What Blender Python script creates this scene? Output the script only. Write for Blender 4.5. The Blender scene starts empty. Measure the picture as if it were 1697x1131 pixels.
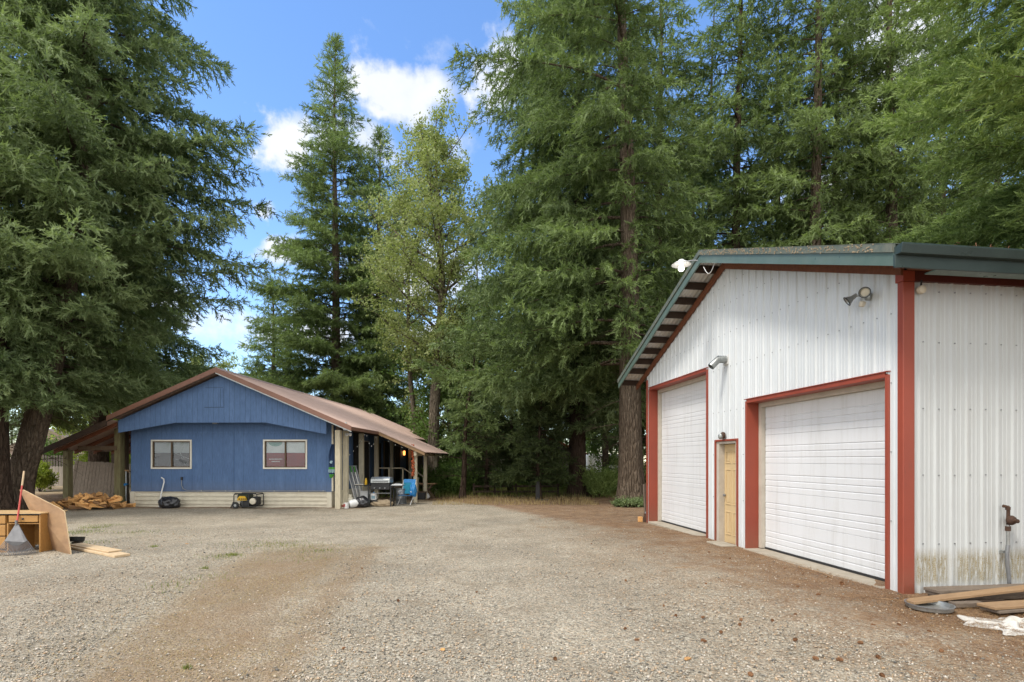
import bpy, bmesh, math, random
import numpy as np
from mathutils import Vector, Matrix
R = math.radians
F = 880.0            # focal length in photo pixels (1697 wide)
CAMZ = 1.7
HZ = 762.0           # horizon row
scene = bpy.context.scene
# ------------------------------------------------------------------ camera
cam = bpy.data.cameras.new('camera')
camo = bpy.data.objects.new('camera', cam)
scene.collection.objects.link(camo)
camo.location = (0, 0, CAMZ)
camo.rotation_euler = (R(90), 0, 0)
cam.sensor_width = 36.0
cam.lens = F / 1697 * 36.0
cam.shift_y = (HZ - 565.5) / 1697
cam.clip_start = 0.05
cam.clip_end = 2000
scene.camera = camo
# ------------------------------------------------------------------ light
SUN = Vector((-0.62, -0.52, 1.25)).normalized()
EL = math.asin(SUN.z); AZ = math.atan2(SUN.x, SUN.y)
world = bpy.data.worlds.new('World'); scene.world = world
world.use_nodes = True
wn = world.node_tree.nodes; wl = world.node_tree.links
wn.clear()
def W(t, **k):
    n = wn.new(t)
    for a, b in k.items(): setattr(n, a, b)
    return n
wo = W('ShaderNodeOutputWorld'); bg = W('ShaderNodeBackground'); bg.inputs[1].default_value = 0.14
sky = W('ShaderNodeTexSky', sky_type='NISHITA'); sky.sun_disc = False
sky.sun_elevation = EL; sky.sun_rotation = AZ; sky.altitude = 200; sky.air_density = 1.0; sky.dust_density = 0.3; sky.ozone_density = 2.0
hs = W('ShaderNodeHueSaturation'); hs.inputs['Saturation'].default_value = 1.14; hs.inputs['Value'].default_value = 1.12; hs.inputs['Hue'].default_value = 0.503
wl.new(sky.outputs[0], hs.inputs['Color'])
tc = W('ShaderNodeTexCoord')
sep = W('ShaderNodeSeparateXYZ'); wl.new(tc.outputs['Generated'], sep.inputs[0])
def wm(op, a, b=None, c=None):
    n = W('ShaderNodeMath', operation=op)
    for i, v in enumerate((a, b, c)):
        if v is None: continue
        if isinstance(v, (int, float)): n.inputs[i].default_value = v
        else: wl.new(v, n.inputs[i])
    return n.outputs[0]
# clouds sit on a flat layer high above: project the direction on it
zc = wm('MAXIMUM', sep.outputs[2], 0.02)
zd = wm('ADD', zc, 0.12)
cx_ = wm('DIVIDE', sep.outputs[0], zd); cy_ = wm('DIVIDE', sep.outputs[1], zd)
comb = W('ShaderNodeCombineXYZ'); wl.new(cx_, comb.inputs[0]); wl.new(cy_, comb.inputs[1])
nz = W('ShaderNodeTexNoise'); nz.inputs['Scale'].default_value = 1.6; nz.inputs['Detail'].default_value = 9; nz.inputs['Roughness'].default_value = 0.62
wl.new(comb.outputs[0], nz.inputs['Vector'])
nz2 = W('ShaderNodeTexNoise'); nz2.inputs['Scale'].default_value = 9; nz2.inputs['Detail'].default_value = 8; nz2.inputs['Roughness'].default_value = 0.6
wl.new(tc.outputs['Generated'], nz2.inputs['Vector'])
# individual cumulus banks, each a soft blob round its own direction in the sky
CL = [(650, 150, .085, .060, 1.0), (700, 135, .07, .05, .8), (830, 130, .055, .060, .95), (590, 245, .10, .06, .7), (478, 245, .050, .045, .95),
      (545, 170, .04, .07, .6), (700, 75, .07, .03, .6), (625, 50, .055, .018, .45), (437, 350, .03, .022, .7), (480, 420, .11, .04, .75), (500, 210, .03, .03, .5),
      (690, 460, .18, .06, .95), (1500, 70, .12, .10, .8), (1450, 330, .25, .12, .6), (760, 230, .06, .04, .5), (960, 240, .1, .06, .4), (380, 455, .05, .03, .5),
      (640, 560, .35, .05, .8), (150, 500, .5, .06, .6), (1300, 560, .4, .08, .7), (60, 180, .05, .04, .7), (560, 230, .08, .05, .6)]
mask = None
wcoord = W('ShaderNodeVectorMath', operation='MULTIPLY_ADD')
wl.new(nz2.outputs['Color'], wcoord.inputs[0]); wcoord.inputs[1].default_value = (.10, .10, .10); wl.new(tc.outputs['Generated'], wcoord.inputs[2])
for (px, py, sx, sz, a) in CL:
    d = Vector(((px - 848.5) / F, 1, (HZ - py) / F)).normalized()
    rgt = Vector((d.y, -d.x, 0)).normalized(); up = rgt.cross(d)
    d2 = d + Vector((.05, .05, .05))
    def dot(vec, sc):
        n = W('ShaderNodeVectorMath', operation='DOT_PRODUCT'); wl.new(wcoord.outputs[0], n.inputs[0]); n.inputs[1].default_value = vec
        return wm('MULTIPLY_ADD', n.outputs['Value'], 1.0 / sc, -d2.dot(vec) / sc)
    a1 = dot(rgt, sx); a2 = dot(up, sz)
    q = wm('ADD', wm('MULTIPLY', a1, a1), wm('MULTIPLY', a2, a2))
    e = wm('MULTIPLY', wm('POWER', 2.718, wm('MULTIPLY', q, -1.0)), a)
    # only the half of the sky in front
    mask = e if mask is None else wm('MAXIMUM', mask, e)
front = wm('GREATER_THAN', sep.outputs[1], 0.0)
mask = wm('MULTIPLY', mask, front)
mk = wm('ADD', mask, wm('MULTIPLY', wm('SUBTRACT', nz2.outputs['Fac'], 0.5), 1.5))
mr = W('ShaderNodeMapRange'); mr.interpolation_type = 'SMOOTHSTEP'; wl.new(mk, mr.inputs[0])
mr.inputs[1].default_value = .36; mr.inputs[2].default_value = .78
# unseen cloud cover added behind and to the sides to whiten the ambient
back = wm('MULTIPLY', wm('SUBTRACT', 0.45, sep.outputs[1]), 0.55)
bk = wm('ADD', nz.outputs['Fac'], back)
mr2 = W('ShaderNodeMapRange'); mr2.interpolation_type = 'SMOOTHSTEP'; wl.new(bk, mr2.inputs[0])
mr2.inputs[1].default_value = .55; mr2.inputs[2].default_value = .85
cov = wm('MAXIMUM', mr.outputs[0], mr2.outputs[0])
cmix = W('ShaderNodeMix', data_type='RGBA')
wl.new(cov, cmix.inputs[0]); wl.new(hs.outputs[0], cmix.inputs[6])
ccol = W('ShaderNodeMix', data_type='RGBA'); wl.new(nz2.outputs['Fac'], ccol.inputs[0])
ccol.inputs[6].default_value = (2.5, 2.75, 3.2, 1); ccol.inputs[7].default_value = (4.1, 4.15, 4.25, 1)
bmix = W('ShaderNodeMix', data_type='RGBA'); wl.new(front, bmix.inputs[0]); bmix.inputs[6].default_value = (6.2, 6.2, 6.2, 1); wl.new(ccol.outputs[2], bmix.inputs[7])  # unseen clouds behind the view made brighter to lift the ambient
wl.new(bmix.outputs[2], cmix.inputs[7])
wl.new(cmix.outputs[2], bg.inputs[0]); wl.new(bg.outputs[0], wo.inputs[0])
sun = bpy.data.lights.new('sun', 'SUN'); sun.energy = 1.5; sun.angle = R(12); sun.color = (1, .95, .87)
suno = bpy.data.objects.new('sun', sun); scene.collection.objects.link(suno)
suno.rotation_euler = (-SUN).to_track_quat('-Z', 'Y').to_euler()
scene.view_settings.view_transform = 'Standard'; scene.view_settings.look = 'None'
scene.view_settings.exposure = 1.08; scene.view_settings.gamma = 1.0
scene.cycles.max_bounces = 6; scene.cycles.diffuse_bounces = 3; scene.cycles.transparent_max_bounces = 8
scene.cycles.use_denoising = True
# ------------------------------------------------------------------ helpers
col = bpy.data.collections.new('place'); scene.collection.children.link(col)
def smooth(a, b, x):
    t = np.clip((x - a) / (b - a), 0, 1); return t * t * (3 - 2 * t)
def gz(x, y):
    """height of the ground"""
    z = -0.10 * smooth(8, 17, y) + 0.32 * smooth(-15.1, -16.6, x) * smooth(19.0, 20.4, y)
    z = z + 0.10 * smooth(12, 15, y) * smooth(-15.5, -18, x) * (1 - smooth(19, 20.4, y))
    z = z - 0.5 * smooth(45, 90, y)
    return z
def G(x, y): return float(gz(np.float64(x), np.float64(y)))
def P(px, py, D): return Vector(((px - 848.5) / F * D, D, CAMZ + (HZ - py) / F * D))
def PX(px, D): return (px - 848.5) / F * D
def gp(px, D):  # point on the ground in column px at distance D
    x = PX(px, D); return Vector((x, D, G(x, D)))
def tag(o, label=None, cat=None, group=None, kind=None):
    if label: o['label'] = label
    if cat: o['category'] = cat
    if group: o['group'] = group
    if kind: o['kind'] = kind
    return o
def thing(name, label, cat, loc=(0, 0, 0), rz=0, group=None):
    o = bpy.data.objects.new(name, None); col.objects.link(o); o.empty_display_size = .2
    o.location = loc; o.rotation_euler = (0, 0, rz)
    return tag(o, label, cat, group)
def copy_tree(o, parent=None):
    c = o.copy(); col.objects.link(c); c.parent = parent
    for ch in list(o.children): copy_tree(ch, c)
    return c
class MB:
    def __init__(s): s.v = []; s.f = []
    def add(s, vs, fs):
        b = len(s.v); s.v += [tuple(v) for v in vs]; s.f += [tuple(b + i for i in f) for f in fs]; return s
    def box(s, x0, x1, y0, y1, z0, z1, M=None):
        vs = [Vector((x, y, z)) for x in (x0, x1) for y in (y0, y1) for z in (z0, z1)]
        if M is not None: vs = [M @ v for v in vs]
        return s.add(vs, [(0, 1, 3, 2), (4, 6, 7, 5), (0, 4, 5, 1), (2, 3, 7, 6), (0, 2, 6, 4), (1, 5, 7, 3)])
    def cbox(s, c, size, M=None):
        a = Vector(size) / 2; vs = []
        for x in (-1, 1):
            for y in (-1, 1):
                for z in (-1, 1):
                    q = Vector((a.x * x, a.y * y, a.z * z))
                    if M is not None: q = M @ q
                    vs.append(q + Vector(c))
        return s.add(vs, [(0, 1, 3, 2), (4, 6, 7, 5), (0, 4, 5, 1), (2, 3, 7, 6), (0, 2, 6, 4), (1, 5, 7, 3)])
    def bar(s, a, b, w, h=None, up=(0, 0, 1)):
        """rectangular bar from a to b"""
        h = h or w; a = Vector(a); b = Vector(b); d = (b - a).normalized(); u = Vector(up)
        if abs(d.dot(u)) > .98: u = Vector((0, 1, 0))
        r = d.cross(u).normalized(); u = r.cross(d)
        vs = [p + r * (w / 2 * i) + u * (h / 2 * j) for p in (a, b) for i in (-1, 1) for j in (-1, 1)]
        return s.add(vs, [(0, 1, 3, 2), (4, 6, 7, 5), (0, 4, 5, 1), (2, 3, 7, 6), (0, 2, 6, 4), (1, 5, 7, 3)])
    def prism(s, poly, axis, a, b):
        """polygon (2-D) extruded along an axis from a to b"""
        def mk(p, t):
            return {'x': (t, p[0], p[1]), 'y': (p[0], t, p[1]), 'z': (p[0], p[1], t)}[axis]
        n = len(poly); vs = [mk(p, a) for p in poly] + [mk(p, b) for p in poly]
        fs = [tuple(range(n))[::-1], tuple(range(n, 2 * n))] + [(i, (i + 1) % n, n + (i + 1) % n, n + i) for i in range(n)]
        return s.add(vs, fs)
    def tube(s, pts, rad, n=8, cap=True):
        pts = [Vector(p) for p in pts]
        if isinstance(rad, (int, float)): rad = [rad] * len(pts)
        vs = []; fs = []; prev = None
        for i, p in enumerate(pts):
            d = (pts[min(i + 1, len(pts) - 1)] - pts[max(i - 1, 0)]).normalized()
            if prev is None:
                prev = d.orthogonal().normalized()
            prev = (prev - d * prev.dot(d)).normalized(); q = d.cross(prev)
            for k in range(n):
                t = 2 * math.pi * k / n
                vs.append(p + (prev * math.cos(t) + q * math.sin(t)) * rad[i])
        for i in range(len(pts) - 1):
            for k in range(n):
                k2 = (k + 1) % n
                fs.append((i * n + k, i * n + k2, (i + 1) * n + k2, (i + 1) * n + k))
        if cap:
            fs.append(tuple(range(n))[::-1]); fs.append(tuple((len(pts) - 1) * n + k for k in range(n)))
        return s.add(vs, fs)
    def lathe(s, prof, n=16, M=None):
        """profile [(r,z)] spun round z"""
        vs = []; fs = []
        for (r, z) in prof:
            for k in range(n):
                t = 2 * math.pi * k / n; v = Vector((r * math.cos(t), r * math.sin(t), z))
                vs.append(M @ v if M is not None else v)
        for i in range(len(prof) - 1):
            for k in range(n):
                k2 = (k + 1) % n; fs.append((i * n + k, i * n + k2, (i + 1) * n + k2, (i + 1) * n + k))
        b = (len(prof) - 1) * n
        if prof[0][0] > 1e-4 and prof[-1][0] > 1e-4: fs += [(b + k, b + (k + 1) % n, (k + 1) % n, k) for k in range(n)]
        elif prof[0][0] > 1e-4: fs.append(tuple(range(n))[::-1])
        elif prof[-1][0] > 1e-4: fs.append(tuple(b + k for k in range(n)))
        return s.add(vs, fs)
    def build(s, name, m, parent=None, bevel=0, shade=False, label=None, loc=None, rot=None):
        me = bpy.data.meshes.new(name); me.from_pydata(s.v, [], s.f); me.update()
        bm = bmesh.new(); bm.from_mesh(me); bmesh.ops.recalc_face_normals(bm, faces=bm.faces)
        if bevel:
            try: bmesh.ops.bevel(bm, geom=[e for e in bm.edges if e.calc_face_angle(0) > .5], offset=bevel, segments=1, affect='EDGES', clamp_overlap=True)
            except Exception: pass
        bm.to_mesh(me); bm.free()
        if shade:
            me.shade_smooth(); me.set_sharp_from_angle(angle=R(40))
        o = bpy.data.objects.new(name, me); col.objects.link(o); me.materials.append(m)
        if parent: o.parent = parent
        if loc is not None: o.location = loc
        if rot is not None: o.rotation_euler = rot
        if label: o['label'] = label
        return o
def np_mesh(name, V, T, m, parent=None, tone=None):
    """triangles straight from numpy arrays"""
    me = bpy.data.meshes.new(name); V = np.asarray(V, np.float32).reshape(-1, 3); T = np.asarray(T, np.int32).reshape(-1, 3)
    me.vertices.add(len(V)); me.vertices.foreach_set('co', V.ravel())
    me.loops.add(T.size); me.loops.foreach_set('vertex_index', T.ravel())
    me.polygons.add(len(T)); me.polygons.foreach_set('loop_start', np.arange(0, T.size, 3, dtype=np.int32))
    me.polygons.foreach_set('loop_total', np.full(len(T), 3, np.int32))
    me.update(calc_edges=True)
    if tone is not None:
        a = me.attributes.new('tone', 'FLOAT', 'POINT'); a.data.foreach_set('value', np.asarray(tone, np.float32))
    me.materials.append(m)
    o = bpy.data.objects.new(name, me); col.objects.link(o)
    if parent: o.parent = parent
    return o
# ------------------------------------------------------------------ materials
class NT:
    def __init__(s, name):
        s.m = bpy.data.materials.new(name); s.m.use_nodes = True; s.n = s.m.node_tree.nodes; s.l = s.m.node_tree.links
        s.b = s.n['Principled BSDF']; s.out = s.n['Material Output']; s.tc = s.n.new('ShaderNodeTexCoord')
    def coord(s, sc=(1, 1, 1), src='Object'):
        mp = s.n.new('ShaderNodeMapping'); s.l.new(s.tc.outputs[src], mp.inputs[0]); mp.inputs['Scale'].default_value = sc; return mp.outputs[0]
    def noise(s, scale, detail=4, rough=.6, sc=(1, 1, 1), dist=0):
        n = s.n.new('ShaderNodeTexNoise'); s.l.new(s.coord(sc), n.inputs['Vector']); n.inputs['Scale'].default_value = scale
        n.inputs['Detail'].default_value = detail; n.inputs['Roughness'].default_value = rough; n.inputs['Distortion'].default_value = dist; return n.outputs['Fac']
    def vor(s, scale, feat='F1', out='Distance', sc=(1, 1, 1), vec=None):
        n = s.n.new('ShaderNodeTexVoronoi'); n.feature = feat; s.l.new(vec or s.coord(sc), n.inputs['Vector']); n.inputs['Scale'].default_value = scale; return n.outputs[out]
    def ramp(s, fac, stops, interp='LINEAR'):
        r = s.n.new('ShaderNodeValToRGB'); e = r.color_ramp; e.interpolation = interp
        while len(e.elements) < len(stops): e.elements.new(.5)
        for i, (p, c) in enumerate(stops):
            e.elements[i].position = p; e.elements[i].color = (c, c, c, 1) if isinstance(c, (int, float)) else (*c[:3], 1)
        s.l.new(fac, r.inputs[0]); return r.outputs[0]
    def mix(s, f, a, b, mode='MIX'):
        n = s.n.new('ShaderNodeMix'); n.data_type = 'RGBA'; n.blend_type = mode
        for i, v in ((0, f), (6, a), (7, b)):
            if isinstance(v, (int, float)): n.inputs[i].default_value = v if i == 0 else (v, v, v, 1)
            elif isinstance(v, (tuple, list)): n.inputs[i].default_value = (*v[:3], 1)
            else: s.l.new(v, n.inputs[i])
        return n.outputs[2]
    def math(s, op, a, b=0.0, c=0.0):
        n = s.n.new('ShaderNodeMath'); n.operation = op
        for i, v in enumerate((a, b, c)):
            if isinstance(v, (int, float)): n.inputs[i].default_value = v
            else: s.l.new(v, n.inputs[i])
        return n.outputs[0]
    def attr(s, name):
        n = s.n.new('ShaderNodeAttribute'); n.attribute_name = name; return n.outputs['Fac']
    def base(s, c):
        if isinstance(c, (tuple, list)): s.b.inputs['Base Color'].default_value = (*c[:3], 1)
        else: s.l.new(c, s.b.inputs['Base Color'])
    def rough(s, v):
        if isinstance(v, (int, float)): s.b.inputs['Roughness'].default_value = v
        else: s.l.new(v, s.b.inputs['Roughness'])
    def bump(s, h, st=.3, dist=.02, prev=None):
        n = s.n.new('ShaderNodeBump'); n.inputs['Strength'].default_value = st; n.inputs['Distance'].default_value = dist
        s.l.new(h, n.inputs['Height'])
        if prev is not None: s.l.new(prev, n.inputs['Normal'])
        s.l.new(n.outputs[0], s.b.inputs['Normal']); return n.outputs[0]
def pm(name, c1, c2=None, scale=3, rough=.6, sc=(1, 1, 1), bump=.1, bscale=None, metal=0, spec=.4, detail=5, lo=.3, hi=.7):
    t = NT(name); c2 = c2 or tuple(x * .8 for x in c1)
    t.base(t.ramp(t.noise(scale, detail, .6, sc), [(lo, c1), (hi, c2)]))
    t.rough(t.ramp(t.noise(scale * 2.3, 3, .6, sc), [(.3, max(0, rough - .08)), (.7, min(1, rough + .08))]))
    t.b.inputs['Metallic'].default_value = metal; t.b.inputs['Specular IOR Level'].default_value = spec
    if bump: t.bump(t.noise(bscale or scale * 6, 4, .6, sc), bump, .01)
    return t.m
M = {}
M['red'] = pm('red_trim_paint', (.34, .064, .033), (.27, .050, .027), 2.5, .45, bump=.05)
def mk_red():
    t = NT('brick_red_trim_paint'); b = t.ramp(t.noise(1.6, 6, .65, (1, 1, .4)), [(.3, (.32, .060, .030)), (.7, (.23, .044, .025))])
    st = t.ramp(t.noise(14, 6, .75, (1, 1, .25)), [(.58, 0.0), (.72, .6)]); b = t.mix(st, b, (.16, .055, .035))
    s = t.n.new('ShaderNodeSeparateXYZ'); t.l.new(t.tc.outputs['Object'], s.inputs[0])
    lw = t.math('MULTIPLY', t.ramp(t.math('SUBTRACT', .5, s.outputs[2]), [(0, 0.0), (.5, .7)]), t.noise(25, 5, .7)); b = t.mix(lw, b, (.17, .11, .07))
    t.base(b); t.rough(.5); t.bump(t.noise(2.5, 3, .5), .15, .03); return t.m
M['red'] = mk_red()
M['shadedred'] = pm('shaded_red_trim', (.11, .026, .020), (.08, .02, .016), 3, .5)  # trim red darkened; the shade under the eave is in the colour
M['offwhite'] = pm('off_white_trim', (.74, .71, .62), (.62, .59, .50), 6, .6)
M['panelboard'] = pm('brown_grey_board', (.36, .295, .23), (.22, .175, .135), 4, .85, (9, 9, .6), .4)
M['green'] = pm('green_metal', (.10, .155, .13), (.14, .19, .165), 3, .35, bump=.08, bscale=6, metal=.2)
M['greengutter'] = pm('dark_green_gutter', (.035, .055, .055), (.05, .075, .072), 2, .35, bump=.25, bscale=5, metal=.2)
M['greendirty'] = pm('mossy_green_metal', (.075, .105, .095), (.16, .165, .13), 9, .6, bump=.3, bscale=60)
M['dkwood'] = pm('dark_stained_wood', (.035, .022, .015), (.06, .036, .022), 3, .75, (1, 1, 6), .3)
M['rustwood'] = pm('red_brown_wood', (.20, .07, .03), (.13, .045, .022), 3, .7, (1, 6, 6), .3)
M['concrete'] = pm('concrete', (.42, .37, .29), (.30, .26, .20), 5, .9, bump=.35, bscale=60)
M['cream'] = pm('cream_paint', (.68, .63, .50), (.57, .52, .41), 4, .6, bump=.12)
M['creampost'] = pm('weathered_cream_post', (.60, .54, .40), (.44, .39, .28), 6, .75, (3, 3, .6), .3)
M['greenpost'] = pm('green_weathered_post', (.20, .19, .09), (.12, .09, .045), 5, .8, (3, 3, .5), .4)
M['brownpost'] = pm('brown_weathered_post', (.13, .09, .055), (.09, .06, .035), 5, .85, (3, 3, .5), .4)
M['brownmetal'] = pm('brown_rake_metal', (.22, .11, .075), (.17, .085, .06), 3, .45, bump=.05)
M['black'] = pm('black_plastic', (.018, .018, .02), (.03, .03, .03), 5, .5)
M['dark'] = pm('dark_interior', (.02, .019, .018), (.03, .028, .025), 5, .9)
M['grey'] = pm('grey_metal', (.30, .31, .32), (.22, .23, .24), 8, .4, metal=.6)
M['galv'] = pm('galvanised_metal', (.42, .44, .43), (.30, .31, .30), 22, .4, metal=.7)
M['white'] = pm('white_paint', (.75, .75, .73), (.66, .66, .64), 5, .5)
M['rust'] = pm('rusty_iron', (.09, .045, .025), (.035, .02, .015), 25, .8, bump=.4)
M['yellow'] = pm('yellow_plastic', (.70, .42, .02), (.6, .36, .02), 5, .4)
M['blueplastic'] = pm('blue_plastic', (.03, .22, .50), (.02, .16, .40), 5, .5)
M['teal'] = pm('turquoise_fabric', (.01, .20, .30), (.01, .16, .26), 15, .8)
M['tan'] = pm('tan_stone', (.38, .30, .20), (.25, .19, .12), 8, .9)
M['ply'] = pm('weathered_plywood', (.38, .235, .125), (.24, .145, .08), 2.2, .75, (1, 1, 3), .15)
M['plyedge'] = pm('pale_plywood_edge', (.60, .44, .26), (.5, .36, .2), 4, .7)
M['desk'] = pm('honey_oak_veneer', (.46, .25, .08), (.37, .19, .06), 4, .4, (1, 6, 6), .05)
M['desktop'] = pm('faded_oak_top', (.55, .38, .19), (.42, .27, .12), 3, .5, (1, 8, 1), .1)
M['lumber'] = pm('fresh_lumber', (.62, .47, .30), (.50, .36, .21), 3, .75, (2, 14, 2), .15)
M['board'] = pm('tan_board', (.34, .215, .115), (.25, .155, .08), 3, .75, (2, 12, 2), .2)
M['greyboard'] = pm('grey_weathered_board', (.21, .165, .125), (.13, .10, .075), 4, .85, (2, 12, 2), .4)
def mk_logs():
    t = NT('split_firewood'); oi = t.n.new('ShaderNodeObjectInfo'); c = t.ramp(t.noise(6, 5, .6, (2, 10, 10)), [(.3, (.62, .36, .14)), (.7, (.40, .20, .07))])
    t.base(t.mix(1.0, c, t.ramp(oi.outputs['Random'], [(0, (.6, .55, .5)), (.4, (1.1, 1.1, 1.1)), (1, (1.55, 1.5, 1.4))]), 'MULTIPLY')); t.rough(.85); t.bump(t.noise(20, 4, .6, (2, 10, 10)), .4, .01); return t.m
M['logs'] = mk_logs()
M['rakegrey'] = pm('dull_grey_tin', (.16, .16, .165), (.11, .11, .115), 9, .55, metal=.3)
M['towelnavy'] = pm('navy_towel', (.012, .03, .08), (.02, .045, .10), 30, .95)
M['towelgreen'] = pm('lime_towel', (.08, .30, .05), (.06, .24, .04), 30, .95)
M['towelgrey'] = pm('pale_blue_towel', (.25, .35, .40), (.2, .3, .35), 30, .95)
M['rope'] = pm('orange_red_beads', (.42, .10, .03), (.3, .06, .02), 30, .7)
M['cloth'] = pm('dirty_white_cloth', (.60, .58, .54), (.42, .39, .34), 5, .9, bump=.3, bscale=20)
M['cone'] = pm('pine_cone_scales', (.32, .16, .07), (.17, .08, .04), 60, .9, bump=.8, bscale=120)
M['stone'] = None
def mk_glass():
    t = NT('window_glass'); n = t.n; t.n.remove(t.b)
    tr = n.new('ShaderNodeBsdfTransparent'); tr.inputs[0].default_value = (.86, .88, .88, 1)
    gl = n.new('ShaderNodeBsdfGlossy'); gl.inputs['Roughness'].default_value = .04; gl.inputs[0].default_value = (.85, .88, .9, 1)
    lw = n.new('ShaderNodeFresnel'); lw.inputs[0].default_value = 1.33
    f = t.math('ADD', lw.outputs[0], .02)
    mx = n.new('ShaderNodeMixShader'); t.l.new(f, mx.inputs[0]); t.l.new(tr.outputs[0], mx.inputs[1]); t.l.new(gl.outputs[0], mx.inputs[2])
    t.l.new(mx.outputs[0], t.out.inputs[0]); return t.m
M['glass'] = mk_glass()
def mk_emit(name, c, s):
    t = NT(name); t.base(c); t.b.inputs['Emission Color'].default_value = (*c, 1); t.b.inputs['Emission Strength'].default_value = s; return t.m
M['bulb'] = mk_emit('lit_bulb', (1, .97, .9), 3.0)
M['amber'] = mk_emit('amber_lamp', (1, .35, .08), 1.5)
M['fairy'] = mk_emit('fairy_bulb', (.6, .6, .55), .1)
def mk_siding(name, c, c2, pitch, w=.008, dirt=True):
    t = NT(name); s = t.n.new('ShaderNodeSeparateXYZ'); t.l.new(t.tc.outputs['Object'], s.inputs[0])
    u = t.math('ADD', s.outputs[0], s.outputs[1]); u = t.math('ADD', u, 100.0)
    m = t.math('MODULO', u, pitch); g = t.math('LESS_THAN', m, w)
    b = t.ramp(t.noise(1.3, 6, .65, (1, 1, .5)), [(.3, c), (.7, c2)])
    b2 = t.ramp(t.noise(60, 3, .6, (1, 1, .06)), [(.35, (.8, .8, .8)), (.65, (1.08, 1.08, 1.08))])
    b = t.mix(1.0, b, b2, 'MULTIPLY')
    s2 = t.math('MULTIPLY', t.ramp(t.noise(3.2, 6, .72, (1, 1, .3)), [(.52, 0.0), (.72, .35)]), 1.0); b = t.mix(s2, b, tuple(min(1, x * 1.35 + .04) for x in c))
    lw = t.math('MULTIPLY', t.ramp(t.math('SUBTRACT', .95, s.outputs[2]), [(0, 0.0), (.5, .6)]), t.noise(16, 5, .75)); b = t.mix(lw, b, (.17, .16, .15))
    gr = t.mix(g, b, tuple(x * .38 for x in c)); t.base(gr); t.rough(.7); t.b.inputs['Specular IOR Level'].default_value = .2
    h = t.math('SUBTRACT', 1.0, g); t.bump(t.noise(70, 3, .6, (1, 1, .05)), .25, .004, t.bump(h, .6, .006)); return t.m
M['blue'] = mk_siding('blue_wood_siding', (.105, .180, .335), (.090, .157, .295), .2)
M['bluewall'] = mk_siding('blue_wall_siding', (.096, .168, .315), (.083, .145, .28), .4, .005)
def mk_metalwall(name, c, stain=False):
    t = NT(name)
    b = t.ramp(t.noise(.8, 6, .6, (1, 1, .3)), [(.3, c), (.7, tuple(x * .9 for x in c))])
    st = t.ramp(t.noise(9, 5, .7, (1, 1, .08)), [(.5, 0.0), (.75, .25)])
    b = t.mix(st, b, (.36, .33, .27))
    s = t.n.new('ShaderNodeSeparateXYZ'); t.l.new(t.tc.outputs['Object'], s.inputs[0])
    # splash dirt with a shape of its own near the foot of the wall
    low = t.math('MULTIPLY', t.math('SUBTRACT', .35, s.outputs[2]), 1.2)
    lowm = t.math('MULTIPLY', t.ramp(low, [(0, 0.0), (.6, .35)]), t.noise(14, 5, .7))
    b = t.mix(lowm, b, (.25, .20, .13))
    if stain:
        # yellow-green algae between the ribs, 0.25 to 0.6 m up
        z = s.outputs[2]; band = t.math('MULTIPLY', t.ramp(z, [(.08, 0.0), (.16, .9), (.42, 1.0), (.58, 0.0)]), 1.0)
        n1 = t.ramp(t.noise(60, 4, .7, (1, 1, .12)), [(.36, 0.0), (.52, 1.0)])
        n2 = t.ramp(t.noise(3.4, 2, .5, (1, .001, .001)), [(.38, .12), (.48, 1.0)])
        n3 = t.ramp(t.noise(120, 3, .7), [(.35, .15), (.6, 1.0)])
        f = t.math('MULTIPLY', t.math('MULTIPLY', band, n1), t.math('MULTIPLY', n2, n3))
        b = t.mix(t.math('MULTIPLY', f, 1.0), b, (.20, .135, .012))
    t.base(b); t.rough(.42); t.b.inputs['Specular IOR Level'].default_value = .4
    t.bump(t.noise(2.2, 3, .5), .12, .05); return t.m
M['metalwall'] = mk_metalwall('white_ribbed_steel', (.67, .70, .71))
M['metalside'] = mk_metalwall('shaded_ribbed_steel_side', (.55, .575, .575), True)  # same steel as the front, darkened to put the side's shade into the colour
M['doorwhite'] = mk_metalwall('white_door_steel', (.74, .75, .76))
M['doortan'] = pm('tan_door_paint', (.62, .46, .25), (.56, .41, .22), 2, .5, bump=.05)
M['beige'] = pm('beige_jamb', (.55, .50, .42), (.45, .40, .33), 5, .6)
def mk_roof():
    t = NT('brown_metal_roof')
    b = t.ramp(t.noise(.5, 6, .65, (1, 1, 1)), [(.3, (.50, .355, .29)), (.7, (.42, .295, .24))])
    t.base(b); t.rough(.5); t.b.inputs['Metallic'].default_value = .0; t.b.inputs['Specular IOR Level'].default_value = .6
    t.bump(t.noise(3, 3, .5), .06, .05); return t.m
M['roof'] = mk_roof()
M['redroof'] = pm('red_metal_roof', (.40, .10, .06), (.3, .07, .05), 3, .5)
def mk_bark(name, c1, c2, c3):
    t = NT(name)
    v = t.vor(9, 'DISTANCE_TO_EDGE', 'Distance', (1, 1, .22)); n = t.noise(12, 8, .75, (1, 1, .28), 1.5)
    b = t.ramp(n, [(.32, c1), (.55, c2), (.75, c3)])
    cr = t.ramp(v, [(.0, .62), (.2, 1.0)])
    t.base(t.mix(.55, b, cr, 'MULTIPLY')); t.rough(.95); t.b.inputs['Specular IOR Level'].default_value = .1
    p = t.bump(t.ramp(v, [(0, 0.0), (.25, 1.0)]), .9, .06); t.bump(n, .8, .05, p); return t.m
M['bark'] = mk_bark('fir_bark', (.10, .072, .05), (.17, .13, .095), (.25, .215, .17))
M['barkdark'] = mk_bark('dark_bark', (.055, .038, .028), (.09, .062, .045), (.13, .10, .075))
M['barkpale'] = mk_bark('cottonwood_bark', (.13, .105, .075), (.20, .165, .12), (.29, .25, .19))
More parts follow.
